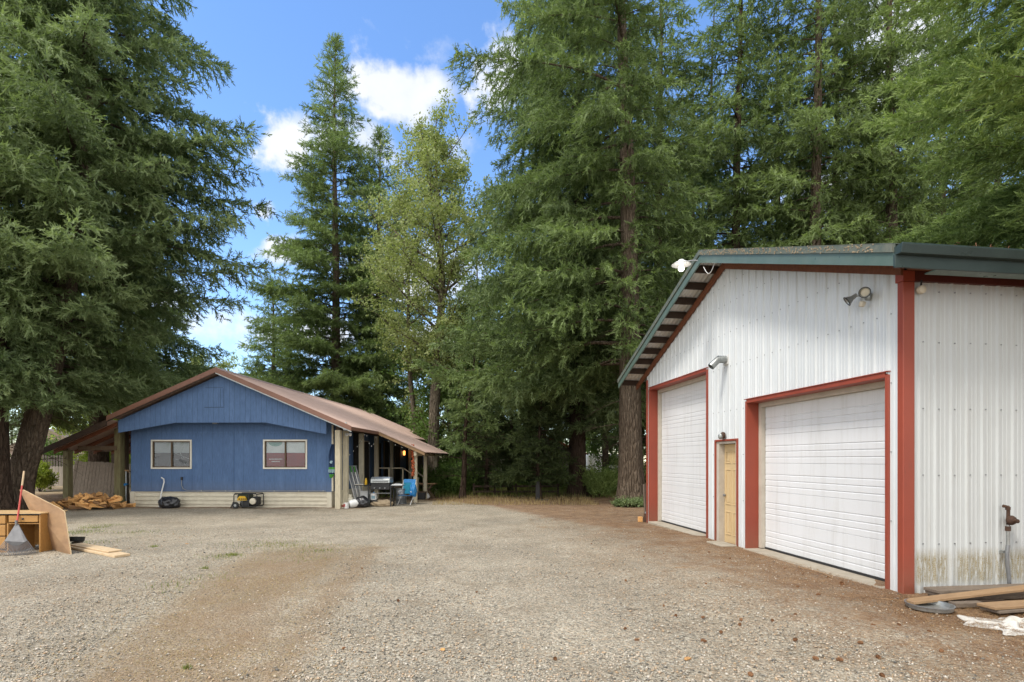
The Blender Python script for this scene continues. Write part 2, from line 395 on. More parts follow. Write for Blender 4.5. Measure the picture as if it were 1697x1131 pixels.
def mk_leaf(name, ca, cb, cc, trans=.38, yellow=None):
    t = NT(name); a = t.attr('tone')
    big = t.noise(.55, 4, .6)
    f = t.math('ADD', t.math('MULTIPLY', a, .85), t.math('MULTIPLY', t.math('SUBTRACT', big, .5), .7))
    c = t.ramp(f, [(.04, ca), (.34, cb), (.78, cc)])
    t.base(c); t.rough(.55); t.b.inputs['Specular IOR Level'].default_value = .25
    tl = t.n.new('ShaderNodeBsdfTranslucent')
    t.l.new(t.mix(1.0, c, (1.15, 1.25, .65), 'MULTIPLY'), tl.inputs[0])
    mx = t.n.new('ShaderNodeMixShader'); mx.inputs[0].default_value = trans
    t.l.new(t.b.outputs[0], mx.inputs[1]); t.l.new(tl.outputs[0], mx.inputs[2]); t.l.new(mx.outputs[0], t.out.inputs[0]); return t.m
M['spruce'] = mk_leaf('spruce_needles', (.052, .080, .034), (.150, .205, .088), (.33, .41, .21))
M['fir'] = mk_leaf('fir_needles', (.048, .074, .028), (.138, .190, .070), (.30, .385, .165))
M['firgreen'] = mk_leaf('bright_fir_needles', (.07, .105, .03), (.18, .245, .075), (.37, .46, .17))
M['blackfir'] = mk_leaf('dark_fir_needles', (.03, .042, .018), (.065, .09, .034), (.12, .155, .06))
M['decid'] = mk_leaf('cottonwood_leaves', (.13, .16, .045), (.25, .29, .10), (.42, .46, .22), .4)
M['maple'] = mk_leaf('yellow_green_leaves', (.11, .15, .025), (.22, .28, .05), (.36, .42, .08), .45)
M['shrub'] = mk_leaf('shrub_leaves', (.05, .09, .02), (.10, .17, .04), (.17, .26, .07), .35)
M['grassgreen'] = mk_leaf('grass_blades', (.10, .15, .03), (.17, .22, .05), (.30, .30, .10), .3)
M['drygrass'] = mk_leaf('dry_grass_blades', (.26, .18, .08), (.38, .28, .13), (.48, .38, .20), .3)
M['litter'] = mk_leaf('dry_needles', (.14, .065, .03), (.26, .14, .065), (.42, .28, .14), .1)
# ------------------------------------------------------------------ ground
def ground():
    ys = np.concatenate([np.array([-60, -30, -15, -6, -2, 0, 1, 2]), np.arange(2.5, 26, .12), np.arange(26, 60, 1.5), np.array([62, 70, 85, 110, 150, 220, 400])])
    xs = np.concatenate([np.array([-400, -200, -100, -70, -50, -40, -32, -28]), np.arange(-26, 10, .16), np.array([10.5, 12, 15, 20, 30, 50, 80, 120, 200, 400])])
    X, Y = np.meshgrid(xs, ys); Z = gz(X, Y)
    rng = np.random.default_rng(3)
    Z = Z + .012 * np.sin(X * 1.9 + np.sin(Y * 1.3)) * np.cos(Y * 1.1) * smooth(2, 4, Y)
    V = np.stack([X, Y, Z], -1).reshape(-1, 3); nx = len(xs); ny = len(ys)
    i = np.arange((ny - 1) * (nx - 1)); r = i // (nx - 1); c = i % (nx - 1); a = r * nx + c
    T = np.concatenate([np.stack([a, a + 1, a + nx + 1], -1), np.stack([a, a + nx + 1, a + nx], -1)])
    o = np_mesh('ground', V, T, mk_ground()); tag(o, kind='structure')
    o.data.shade_smooth()
    x, y = V[:, 0], V[:, 1]
    cx = np.interp(y, [4, 6.3, 8.9, 11], [-2.65, -3.3, -3.7, -3.9]); hw = np.interp(y, [4, 6.3, 8.9, 11], [.85, .85, 1.1, 1.0])
    brown = np.clip(1.25 - (np.abs(x - cx) / hw) ** 2, 0, 1) * (1 - smooth(8.6, 11.5, y))
    brown = np.maximum(brown, .5 * np.exp(-((x - 2.2) / 1.8) ** 2 - ((y - 9) / 3) ** 2))
    brown = np.maximum(brown, .45 * np.exp(-((x + 6) / 2) ** 2 - ((y - 7) / 1.2) ** 2))
    gx = 4.975 - .132 * (y - 6.75)
    dist = gx - x
    brown = np.maximum(brown, .62 * np.clip(1.25 - dist / 4.2, 0, 1) * (y < 15))
    brown = np.maximum(brown, .95 * np.exp(-((x - np.interp(y, [4, 9, 11], [-1.9, -2.6, -2.8])) / .28) ** 2) * (y < 10.5))
    needle = np.clip(1.05 - dist / 3.4, 0, 1) * .9 * (dist > -1) * (1 - smooth(13, 15, y)) * smooth(2.5, 3.2, y)
    needle = np.maximum(needle, (x > gx - .4) * 1.0 * (y < 7.2))
    needle = np.maximum(needle, .75 * np.exp(-((x - 4.6) / 1.3) ** 2 - ((y - 5.3) / 1.3) ** 2))
    bx = np.interp(y, [12.8, 14, 17, 21, 26], [3.4, 2.2, .6, -1.2, -6])
    needle = np.maximum(needle, smooth(-.6, .8, x - bx) * smooth(12.6, 14, y))
    needle = np.maximum(needle, smooth(-15.2, -16.5, x) * smooth(11.5, 14, y) * .95)
    needle = np.maximum(needle, .7 * np.exp(-((y - 20.0) / .8) ** 2) * (x < -5.5))
    brown = np.maximum(brown, smooth(21.5, 24, y))
    green = smooth(25, 31, y) * .8
    green = np.maximum(green, .55 * np.exp(-((x + 8.6) / 1.2) ** 2 - ((y - 12.3) / .6) ** 2))
    green = np.maximum(green, .35 * np.exp(-((x + 4.6) / 1.6) ** 2 - ((y - 10.2) / .7) ** 2))
    pale = .8 * smooth(-15.5, -17, x) * smooth(22, 24, y)
    for n, v in (('brown', brown), ('needle', needle), ('green', green), ('pale', pale)):
        at = o.data.attributes.new(n, 'FLOAT', 'POINT'); at.data.foreach_set('value', v.astype(np.float32))
def mk_ground():
    t = NT('gravel_ground')
    wv = t.coord((1, 1, 1))
    cell = t.vor(44, 'F1', 'Color', vec=wv); edge = t.vor(44, 'F1', 'Distance', vec=wv)
    cell2 = t.vor(86, 'F1', 'Color', vec=wv); edge2 = t.vor(86, 'F1', 'Distance', vec=wv)
    sp = t.n.new('ShaderNodeSeparateColor'); t.l.new(cell, sp.inputs[0]); sp2 = t.n.new('ShaderNodeSeparateColor'); t.l.new(cell2, sp2.inputs[0])
    stones = [(0, (.035, .032, .028)), (.2, (.13, .118, .095)), (.42, (.32, .285, .225)), (.66, (.52, .465, .37)), (.82, (.38, .255, .15)), (1, (.74, .69, .59))]
    a = t.ramp(sp.outputs[0], stones); b = t.ramp(sp2.outputs[1], stones)
    big = t.noise(.55, 5, .6); med = t.noise(3.2, 5, .65)
    fine = t.ramp(med, [(.35, 0.0), (.62, 1.0)])
    c = t.mix(fine, a, b)
    c = t.mix(.2, c, t.ramp(t.noise(160, 2, .5), [(.3, (.19, .17, .135)), (.7, (.55, .50, .41))]))
    c = t.mix(1.0, c, t.ramp(big, [(.3, (.74, .745, .73)), (.7, (1.12, 1.12, 1.09))]), 'MULTIPLY')
    # fine tan dirt between the stones
    dirt = t.ramp(t.noise(120, 4, .7), [(.3, (.125, .080, .044)), (.7, (.36, .255, .155))])
    wild = t.math('ADD', t.math('MULTIPLY', t.math('SUBTRACT', t.noise(1.7, 9, .78), .5), 1.7), t.math('MULTIPLY', t.math('SUBTRACT', t.noise(26, 4, .7), .5), 1.3))
    br = t.math('MULTIPLY', t.ramp(t.math('ADD', t.math('MULTIPLY', t.attr('brown'), .85), wild), [(.12, 0.0), (1.0, 1.0)]), .85)
    c = t.mix(br, c, dirt)
    dm = t.ramp(t.math('ADD', t.noise(1.3, 6, .7), 0.0), [(.5, 0.0), (.66, .45)])
    c = t.mix(dm, c, t.ramp(t.noise(90, 3, .7), [(.3, (.15, .115, .075)), (.7, (.28, .225, .155))]))
    # brown needle litter
    lit = t.ramp(t.noise(48, 6, .75, (1, 1, 1), 2.0), [(.28, (.060, .028, .014)), (.5, (.155, .075, .035)), (.75, (.30, .165, .085))])
    n0 = t.math('ADD', t.attr('needle'), t.math('MULTIPLY', wild, 1.15))
    c = t.mix(t.math('MULTIPLY', t.ramp(n0, [(.32, 0.0), (.9, 1.0)]), .72), c, t.mix(t.ramp(t.noise(2.6, 6, .75), [(.45, 0.0), (.7, .7)]), lit, (.42, .27, .15)))
    g0 = t.math('ADD', t.attr('green'), t.math('MULTIPLY', t.math('SUBTRACT', t.noise(3.5, 6, .75), .5), 1.8))
    c = t.mix(t.math('MULTIPLY', t.ramp(g0, [(.45, 0.0), (.9, 1.0)]), .6), c, t.ramp(t.noise(60, 3, .7), [(.3, (.10, .12, .03)), (.7, (.25, .22, .08))]))
    c = t.mix(t.attr('pale'), c, t.ramp(t.noise(20, 4, .7), [(.3, (.42, .32, .20)), (.7, (.55, .44, .30))]))
    t.base(c); t.rough(.95); t.b.inputs['Specular IOR Level'].default_value = .15
    p = t.bump(t.math('SUBTRACT', 1.0, edge), .8, .012); p = t.bump(t.math('SUBTRACT', 1.0, edge2), .6, .007, p); t.bump(t.noise(7, 5, .7), .5, .05, p)
    return t.m
ground()
def gravel():
    rng = np.random.default_rng(5)
    base = np.array([(1, 0, 0), (-1, 0, 0), (0, 1, 0), (0, -1, 0), (0, 0, .7), (0, 0, -.7)], float)
    tri = np.array([(0, 2, 4), (2, 1, 4), (1, 3, 4), (3, 0, 4), (2, 0, 5), (1, 2, 5), (3, 1, 5), (0, 3, 5)])
    N = 60000
    y = 3.7 + 10 * rng.random(N) ** 2.0; x = (rng.random(N) * 2 - 1) * (y * 1.0 + .3)
    gx = 4.9 - .132 * (y - 6.75); keep = (x < gx)
    cxx = np.interp(y, [4, 6.3, 8.9, 11], [-2.65, -3.3, -3.7, -3.9])
    keep &= ~((np.abs(x - cxx) < .9) & (rng.random(N) < .75)) & ~((gx - x < 1.8) & (rng.random(N) < .7))
    x = x[keep]; y = y[keep]; n = len(x)
    s = .0045 + .0105 * rng.random(n) ** 2.5
    V = base[None] * s[:, None, None] * (0.6 + .8 * rng.random((n, 1, 3))) * (.75 + .5 * rng.random((n, 6, 1)))
    a = rng.random(n) * 6.28; c, sn = np.cos(a), np.sin(a)
    V = np.stack([V[..., 0] * c[:, None] - V[..., 1] * sn[:, None], V[..., 0] * sn[:, None] + V[..., 1] * c[:, None], V[..., 2]], -1)
    V += np.stack([x, y, gz(x, y) + s * .45], -1)[:, None]
    T = (tri[None] + 6 * np.arange(n)[:, None, None])
    t = NT('loose_stones'); t.base(t.ramp(t.attr('tone'), [(0, (.10, .095, .085)), (.25, (.30, .27, .215)), (.55, (.46, .41, .33)), (.75, (.44, .30, .18)), (1, (.56, .52, .45))])); t.rough(.9)
    o = np_mesh('gravel_stones', V, T, t.m, tone=np.repeat(rng.random(n), 6))
    tag(o, 'loose grey and tan gravel scattered over the yard', 'gravel', kind='stuff')
gravel()
def blades(name, x, y, h, w, m, label, cat, lean=.5, flat=False, seed=1):
    rng = np.random.default_rng(seed); n = len(x); a = rng.random(n) * 6.28
    dx, dy = np.cos(a), np.sin(a); z = gz(x, y)
    b0 = np.stack([x - dy * w, y + dx * w, z], -1); b1 = np.stack([x + dy * w, y - dx * w, z], -1)
    L = rng.random(n) * lean
    if flat:
        tip = np.stack([x + dx * h, y + dy * h, z + .006 + rng.random(n) * .02], -1); b0[:, 2] += .006; b1[:, 2] += .006
    else:
        tip = np.stack([x + dx * h * L, y + dy * h * L, z + h * np.sqrt(1 - L ** 2 * .9)], -1)
    V = np.stack([b0, b1, tip], 1); T = np.arange(3 * n).reshape(-1, 3)
    o = np_mesh(name, V, T, m, tone=np.repeat(rng.random(n), 3)); tag(o, label, cat, kind='stuff'); return o
rg = np.random.default_rng(11)
def patch(cs, per):
    xs = []; ys = []
    for (x, y, sx, sy, k) in cs:
        n = int(per * k); xs.append(x + rg.normal(0, sx, n)); ys.append(y + rg.normal(0, sy, n))
    return np.concatenate(xs), np.concatenate(ys)
# green tufts in the gravel (pixel spots of the photograph turned into ground points)
def gpt(px, py): D = 1.72 * F / (py - HZ); return PX(px, D), D
cs = []
for (px, py, s, k) in [(135, 880, .35, 3), (180, 868, .3, 2), (160, 872, .2, 2), (255, 907, .05, .5), (385, 922, .08, 1), (340, 945, .03, .4), (430, 902, .5, 2), (480, 905, .4, 2), (375, 925, .2, 1), (310, 1113, .02, .3),
                       (500, 930, .3, 1), (150, 900, .3, 1), (530, 915, .2, 1), (230, 880, .3, 1), (350, 960, .2, .5), (285, 975, .2, .5)]:
    x, y = gpt(px, py); cs.append((x, y, s, s * .7, k))
x, y = patch(cs, 130); blades('grass_tufts', x, y, .03 + .03 * rg.random(len(x)), .004, M['grassgreen'], 'sparse green grass tufts coming up through the gravel', 'grass')
n = 5200; x = -7.5 + 11 * rg.random(n); y = 21.0 + 4.5 * rg.random(n) ** 1.3
k = (x > -3.2 + .0 * y) | (y > 27); x = x[k]; y = y[k]
blades('dry_grass', x, y, .08 + .16 * rg.random(len(x)), .007, M['drygrass'], 'dry straw grass along the far edge of the yard', 'grass', seed=4)
n = 9000; x = -9 + 19 * rg.random(n); y = 25 + 9 * rg.random(n)
blades('meadow_grass', x, y, .12 + .3 * rg.random(n), .012, M['grassgreen'], 'rough green grass under the trees behind the yard', 'grass', seed=6)
# needle litter
n = 52000; y = 3.7 + 9.5 * rg.random(n) ** 1.4; gx = 4.93 - .132 * (y - 6.75); x = gx - np.abs(rg.normal(0, 1.35, n)) + .02
q = y < 6.3; x = np.where(q, x + np.abs(rg.normal(0, 1.0, n)), x)
x2 = rg.normal(4.9, .8, 9000); y2 = 5.2 + rg.random(9000) * 1.4; x = np.concatenate([x, x2]); y = np.concatenate([y, y2])
gx = 4.93 - .132 * (y - 6.75); k = (x < gx) | (y < 6.68); x = x[k]; y = y[k]
blades('needle_litter', x, y, .02 + .05 * rg.random(len(x)), .0016, M['litter'], 'brown fallen needles littering the ground by the garage', 'litter', flat=True, seed=8)
x = np.concatenate([.5 + 5 * rg.random(6000), -19 + 3.3 * rg.random(4000)]); y = np.concatenate([13.5 + 9 * rg.random(6000), 12 + 9 * rg.random(4000)])
k = ~((x > 3.8 - .13 * (y - 15)) & (y < 15.6)); x = x[k]; y = y[k]
blades('bark_litter', x, y, .05 + .09 * rg.random(len(x)), .006, M['litter'], 'reddish litter of needles and bark under the spruces', 'litter', flat=True, seed=9)
n = 22000; cxx = np.interp(y0 := (3.8 + 7 * rg.random(n)), [4, 6.3, 8.9, 11], [-2.65, -3.3, -3.7, -3.9]); x = cxx + rg.normal(0, .75, n)
blades('dead_grass', x, y0, .015 + .035 * rg.random(n), .002, M['drygrass'], 'flattened dead grass on the bare brown strip of the yard', 'grass', flat=True, seed=10)
# ------------------------------------------------------------------ garage
GR = R(7.53)
gar = thing('garage', 'tall white ribbed steel garage with red trim and two roll up doors', 'garage', (4.975, 6.75, 0), GR)
GL, GW, EAVE, RIDGE = 8.47, 11.0, 4.06, 5.66
def gtop(y): return EAVE + (RIDGE - EAVE) * (1 - abs(y - GL / 2) / (GL / 2))
def ribprof(a, b, pitch=.2286, depth=.022):
    """(u, offset) points of a ribbed steel sheet between a and b"""
    out = []; k = math.floor(a / pitch) - 1
    while k * pitch < b + pitch:
        u = k * pitch
        out += [(u - .028, 0), (u - .013, depth), (u + .013, depth), (u + .028, 0), (u + .07, 0), (u + .078, .005), (u + .090, .005), (u + .098, 0), (u + .132, 0), (u + .140, .005), (u + .152, .005), (u + .16, 0)]
        k += 1
    out = [(u, o) for u, o in out if a < u < b]
    return [(a, 0)] + out + [(b, 0)]
fw = MB()
def sheet(mb, a, b, z0, ztop, plane):
    pr = ribprof(a, b); vs = []; fs = []
    ex = []
    for i, (u, o) in enumerate(pr):
        ex.append((u, o))
        if i + 1 < len(pr) and u < GL / 2 < pr[i + 1][0]: ex.append((GL / 2, o))
    for (u, o) in ex:
        zt = ztop(u)
        for z in (z0, zt): vs.append((-o, u, z) if plane == 'x' else (u, -o, z))
    for i in range(len(ex) - 1): fs.append((2 * i, 2 * i + 2, 2 * i + 3, 2 * i + 1))
    mb.add(vs, fs)
reg = [(0.05, .22, -.02, None), (.22, 3.49, 2.83, None), (3.49, 3.80, -.04, None), (3.80, 4.66, 2.09, None), (4.66, 5.0, -.07, None), (5.0, 8.28, 3.69, None), (8.28, 8.47, -.1, None)]
for (a, b, z0, _) in reg:
    sheet(fw, a, b, z0, gtop, 'x')
    pts = [(a, z0 - .1 if z0 < 0 else z0), (b, z0 - .1 if z0 < 0 else z0), (b, gtop(b))] + ([(GL / 2, gtop(GL / 2))] if a < GL / 2 < b else []) + [(a, gtop(a))]
    fw.prism(pts, 'x', .012, .16)
fw.build('front_wall', M['metalwall'], gar)
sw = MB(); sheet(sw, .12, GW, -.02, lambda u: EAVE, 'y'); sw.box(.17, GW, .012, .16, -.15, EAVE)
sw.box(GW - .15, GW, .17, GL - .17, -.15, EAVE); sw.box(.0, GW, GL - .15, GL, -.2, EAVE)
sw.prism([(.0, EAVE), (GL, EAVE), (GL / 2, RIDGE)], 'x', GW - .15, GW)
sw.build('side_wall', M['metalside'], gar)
scr = MB()
for z in (.62, 1.5, 2.35, 3.2, 3.85):
    k = 1
    while k * .2286 < GW:
        u = k * .2286; k += 1
        for du in (.05,): scr.cbox((u + du, -.006, z + random.Random(k).uniform(-.004, .004)), (.012, .012, .012))
k = 1
while k * .2286 < GL - .1:
    u = k * .2286 - .05; k += 1
    for z in (.9, 1.8, 2.7, 3.6, 4.3, 4.9, 5.3):
        if z > gtop(u) - .1: continue
        if .2 < u < 3.5 and z < 2.9 or 3.78 < u < 4.68 and z < 2.15 or 4.98 < u < 8.3 and z < 3.75: continue
        scr.cbox((-.006, u, z), (.012, .011, .011))
tag(scr.build('wall_screws', M['grey'], gar), kind='stuff')
# corner and door trim
def lpost(y0, y1, x0, x1, z0, z1, name='corner_trim', m=M['red']):
    return MB().box(x0, x1, y0, y1, z0, z1).build(name, m, gar, bevel=.006)
ct = MB().box(-.032, .135, -.032, .062, -.06, EAVE - .1)
ct.build('corner_trim', M['red'], gar, bevel=.008)
MB().box(-.03, .1, GL - .05, GL + .03, -.2, EAVE - .1).build('corner_trim', M['red'], gar, bevel=.006)
def door_trim(y0, y1, ztop, zb, w=.055, dep=.22):
    for (a, b, nm) in ((y0 - w * .35, y0 + w * .65, 'near'), (y1 - w * .65, y1 + w * .35, 'far')):
        MB().box(-.03, dep, a, b, zb, ztop + w * .3).build('door_trim', M['red'], gar, bevel=.004)
    MB().box(-.032, dep - .02, y0 + w * .65, y1 - w * .65, ztop - .02, ztop + .05).build('door_trim', M['red'], gar, bevel=.004)
    MB().box(-.045, .01, y0 - .03, y1 + .03, ztop + .05, ztop + .062).build('door_trim', M['red'], gar)
door_trim(.22, 3.49, 2.80, -.1)
door_trim(5.0, 8.30, 3.67, -.2)
def rolldoor(y0, y1, ztop, zb, ajar=0.0):
    sec = (ztop - zb) / 5.0
    d = MB(); prof = []
    z = zb
    nsec = max(4, round((ztop - zb) / .533)); sh = (ztop - zb) / nsec
    for s in range(nsec):
        zz = zb + s * sh
        prof += [(0.006, zz), (0, zz + .006)]
        for f in (.2, .4, .6):
            g = zz + sh * f; prof += [(0, g - .016), (.009, g - .006), (.009, g + .004), (0, g + .009)]
        prof += [(0, zz + sh - .006), (.012, zz + sh)]
    vs = []; fs = []
    for (o, z) in prof:
        vs += [(.30 + o, y0, z), (.30 + o, y1, z)]
    for i in range(len(prof) - 1): fs.append((2 * i, 2 * i + 1, 2 * i + 3, 2 * i + 2))
    d.add(vs, fs); d.box(.322, .36, y0, y1, zb, ztop)
    o = d.build('roll_up_door', M['doorwhite'], gar)
    return o
def doorset(y0, y1, ztop, zb):
    o = rolldoor(y0 + .13, y1 - .13, ztop - .10, zb)
    MB().box(.22, .34, y0 + .02, y0 + .12, zb - .02, ztop - .02).build('door_stop', M['beige'], gar)
    MB().box(.22, .34, y1 - .12, y1 - .02, zb - .02, ztop - .02).build('door_stop', M['beige'], gar)
    MB().box(.20, .34, y0 + .12, y1 - .12, ztop - .10, ztop - .02).build('door_header', M['beige'], gar)
    MB().box(.285, .33, y0 + .13, y1 - .13, zb - .03, zb).build('door_seal', M['black'], gar)
doorset(.22, 3.49, 2.80, .035); doorset(5.0, 8.30, 3.67, 0.0)
MB().box(-.10, .5, .25, 3.47, -.3, .0).build('door_sill', M['concrete'], gar, bevel=.01)
MB().box(-.07, .5, 5.02, 8.27, -.3, -.035).build('door_sill', M['concrete'], gar, bevel=.01)
MB().box(.5, GW - .2, .2, GL - .2, -.3, -.02).build('floor_slab', M['concrete'], gar)
# dark inside of the head of the tall door
MB().box(.38, .40, .2, 8.4, -.02, 4.0).build('inner_partition', M['dark'], gar)
# entry door
ed = MB().box(.12, .165, 3.90, 4.52, -.03, 2.02).build('entry_door', M['doortan'], gar)
pn = MB()
for (a, b) in ((3.97, 4.17), (4.26, 4.46)):
    for (z0, z1) in ((.13, .62), (.76, 1.50), (1.62, 1.88)):
        for (yy0, yy1, zz0, zz1) in ((a, b, z0, z0 + .022), (a, b, z1 - .022, z1), (a, a + .022, z0 + .022, z1 - .022), (b - .022, b, z0 + .022, z1 - .022)):
            pn.box(.108, .12, yy0, yy1, zz0, zz1)
        pn.box(.111, .12, a + .05, b - .05, z0 + .05, z1 - .05)
pn.build('door_moulding', M['doortan'], ed, bevel=.003)
MB().lathe([(0, 0), (.026, .005), (.03, .03), (.022, .045), (.01, .05), (.01, .07)], 12, Matrix.Translation((.06, 4.46, .95)) @ Matrix.Rotation(R(90), 4, 'Y')).build('door_knob', M['grey'], ed, shade=True)
for (a, b) in ((3.785, 3.825), (4.635, 4.675)): MB().box(-.028, .03, a, b, -.06, 2.12).build('door_trim', M['red'], gar, bevel=.003)
MB().box(-.028, .03, 3.825, 4.635, 2.08, 2.12).build('door_trim', M['red'], gar, bevel=.003)
for (a, b) in ((3.83, 3.89), (4.53, 4.63)): MB().box(.0, .17, a, b, -.03, 2.075).build('door_jamb', M['beige'], gar)
MB().box(.0, .17, 3.9, 4.52, 2.03, 2.075).build('door_jamb', M['beige'], gar)
MB().box(-.04, .17, 3.83, 4.63, -.08, -.035).build('threshold', M['grey'], gar, bevel=.004)
# roof: purlins run along the ridge and stick out beyond the front wall
SL = (RIDGE + .2 - (EAVE + .2)) / (GL / 2)
def rz(y): return 5.93 - .375 * abs(y - GL / 2)
FO = -.58
rf = MB()
for (ya, yb) in ((-.46, GL / 2), (GL / 2, GL + .82)):
    n = int(abs(yb - ya) / .0762)
    # ribs of the steel run down the slope, i.e. across x
    xs = []; x = FO + .02
    while x < GW + .3:
        xs += [(x, 0), (x + .016, .022), (x + .036, .022), (x + .052, 0)]; x += .2286
    vs = []; fs = []
    for (xx, o) in xs:
        vs += [(xx, ya, rz(ya) + o + .035), (xx, yb, rz(yb) + o + .035)]
    for i in range(len(xs) - 1): fs.append((2 * i, 2 * i + 1, 2 * i + 3, 2 * i + 2))
    rf.add(vs, fs)
    rf.prism([(ya, rz(ya)), (yb, rz(yb)), (yb, rz(yb) + .03), (ya, rz(ya) + .03)], 'x', FO + .03, GW + .3)
rf.build('roof', M['greendirty'], gar)
sf = MB()
for (ya, yb) in ((-.44, GL / 2), (GL / 2, GL + .8)):
    pr = []; u = FO + .05
    while u < -.02: pr += [(u, 0), (u + .02, .012), (u + .045, .012), (u + .065, 0)]; u += .10
    vs = []; fs = []
    for (xx, o) in pr: vs += [(xx, ya, rz(ya) - .006 - o), (xx, yb, rz(yb) - .006 - o)]
    for i in range(len(pr) - 1): fs.append((2 * i, 2 * i + 1, 2 * i + 3, 2 * i + 2))
    sf.add(vs, fs)
sf.build('roof_soffit', M['white'], gar)
# rake fascia in two bands on each slope
for (ya, yb) in ((-.475, GL / 2), (GL / 2, GL + .83)):
    lo = .0
    MB().prism([(ya, rz(ya) - .20), (yb, rz(yb) - .20), (yb, rz(yb) - .045), (ya, rz(ya) - .045)], 'x', FO - .0, FO + .028).build('rake_fascia', M['green'], gar)
    q = MB().prism([(ya, rz(ya) - .042), (yb, rz(yb) - .042), (yb, rz(yb) + .055), (ya, rz(ya) + .055)], 'x', FO - .022, FO + .02)
    q.prism([(ya, rz(ya) + .058), (yb, rz(yb) + .058), (yb, rz(yb) + .066), (ya, rz(ya) + .066)], 'x', FO - .022, FO + .17)
    q.build('rake_cap', M['greendirty'], gar)
# end purlins at the eaves + one at the ridge
yy = GL + .72; first = None
pos = [GL + .70] + [GL + .05 - i * .497 for i in range(0, 9)]
for y in pos + [GL - p for p in pos[1:-1]] + [-.36]:
    h = rz(y) - .012
    MB().box(FO + .03, .0, y - .022, y + .022, h - .165, h - .012).build('purlin', M['dkwood'], gar)
for sgn in (0, 1):
    ya, yb = ((GL / 2 + .001, GL + .7), (-.04, GL / 2 - .001))[sgn]
    MB().prism([(ya, rz(ya) - .30), (yb, rz(yb) - .30), (yb, rz(yb) - .16), (ya, rz(ya) - .16)], 'x', -.075, -.03).build('rake_board', M['rustwood'], gar)
# eave side over the side wall: gutter, fascia, red band
eg = MB(); zt = rz(-.46) + .03
eg.box(FO - .01, GW, -.50, -.472, zt - .26, zt - .11); eg.build('eave_fascia', M['greengutter'], gar, bevel=.004)
g = MB()
g.prism([(-.57, zt - .115), (-.475, zt - .115), (-.475, zt - .02), (-.59, zt - .0), (-.595, zt - .02)], 'x', FO + .0, GW)
g.build('eave_gutter', M['greengutter'], gar, bevel=.003)
MB().box(.0, GW, -.468, -.30, zt - .25, zt - .235).build('eave_soffit', M['green'], gar)
MB().box(.12, GW, -.05, .0, EAVE - .10, EAVE + .03).build('eave_trim', M['shadedred'], gar)
MB().box(-.045, .12, -.045, .075, EAVE - .10, EAVE + .03).build('eave_trim', M['red'], gar)
MB().box(.0, GW, -.30, -.052, EAVE + .03, EAVE + .045).build('soffit_board', M['rustwood'], gar)
# litter caught in the gutter
dr = MB(); rr = random.Random(4)
for i in range(260):
    x = rr.uniform(-.1, GW * .5); y = rr.uniform(-.55, -.3); a = rr.uniform(0, 3.1); l = rr.uniform(.02, .06)
    dr.bar((x, y, zt + .01 + rr.random() * .04), (x + math.cos(a) * l, y + math.sin(a) * l, zt + .02 + rr.random() * .05), .008, .005)
tag(dr.build('roof_debris', M['litter'], gar), kind='stuff')
mo = MB()
for i in range(240):
    y = rr.uniform(-.2, GL / 2); z = rz(y) + rr.uniform(-.04, .06)
    mo.cbox((FO - .024, y, z), (.01, rr.uniform(.01, .03), rr.uniform(.008, .016)), Matrix.Rotation(rr.uniform(0, 3), 3, 'X'))
tag(mo.build('moss_flecks', M['tan'], gar), kind='stuff')
# twin flood light
fl = bpy.data.objects.new('flood_light', None); col.objects.link(fl); fl.parent = gar; fl.location = (-.02, .52, 3.93); fl.empty_display_size = .1
MB().lathe([(0, 0), (.055, 0), (.055, .03), (.03, .045), (0, .045)], 14, Matrix.Rotation(R(-90), 4, 'Y')).build('mounting_plate', M['galv'], fl, shade=True)
def head(loc, d, lit):
    d = Vector(d).normalized(); Q = d.to_track_quat('Z', 'Y').to_matrix().to_4x4(); Q.translation = Vector(loc)
    MB().lathe([(0, -.10), (.028, -.10), (.032, -.03), (.05, .0), (.068, .035), (.064, .037), (.045, .0), (.0, -.01)], 18, Q).build('lamp_head', M['galv'], fl, shade=True)
    MB().lathe([(.052, .012), (.03, .02), (0, .022)], 14, Q).build('lens', M['cream'], fl, shade=True)
    MB().lathe([(.066, .033), (.073, .036), (.073, .046), (.064, .046)], 18, Q).build('lens_ring', M['black'], fl, shade=True)
    MB().tube([Vector(loc) - d * .08, (-.05, 0, 0)], .012, 8).build('swivel_arm', M['galv'], fl)
head((-.16, .16, -.0), (-.75, .5, -.6), 0); head((-.15, -.10, .02), (-.72, -.62, -.25), 1)
MB().cbox((-.09, .02, -.10), (.07, .06, .075), Matrix.Rotation(.4, 3, 'X')).build('motion_sensor', M['cream'], fl, bevel=.012)
# camera-like dome at the top of the corner post
sc = bpy.data.objects.new('security_light', None); col.objects.link(sc); sc.parent = gar; sc.location = (.20, -.05, EAVE - .21)
MB().lathe([(0, -.035), (.045, -.03), (.055, 0), (.05, .03), (.02, .05), (0, .05)], 14, Matrix.Rotation(R(90), 4, 'X')).build('lamp_body', M['cream'], sc, shade=True)
MB().tube([(0, 0, .03), (.0, -.01, .12)], .012, 6).build('bracket', M['black'], sc)
# vent elbow
ve = MB(); pts = [(.02, 0, .03), (-.10, 0, .035), (-.19, .0, .02), (-.26, .01, -.05), (-.33, .015, -.12)]
ve.tube([Vector(p) for p in pts], .072, 16, cap=False); ve.tube([Vector(p) for p in pts], .066, 16, cap=False)
v = ve.build('vent_elbow', M['galv'], gar, shade=True, loc=(-.02, 4.2, 3.72))
rb = MB()
for t in (.0, .3, .6, .9): rb.tube([Vector((-.02 - t * .17, 0, .035)), Vector((-.034 - t * .17, 0, .035))], .078, 16)
rb.build('collar_ring', M['galv'], v)
MB().box(-.012, .02, -.10, .10, -.07, .13).build('wall_flange', M['white'], v)
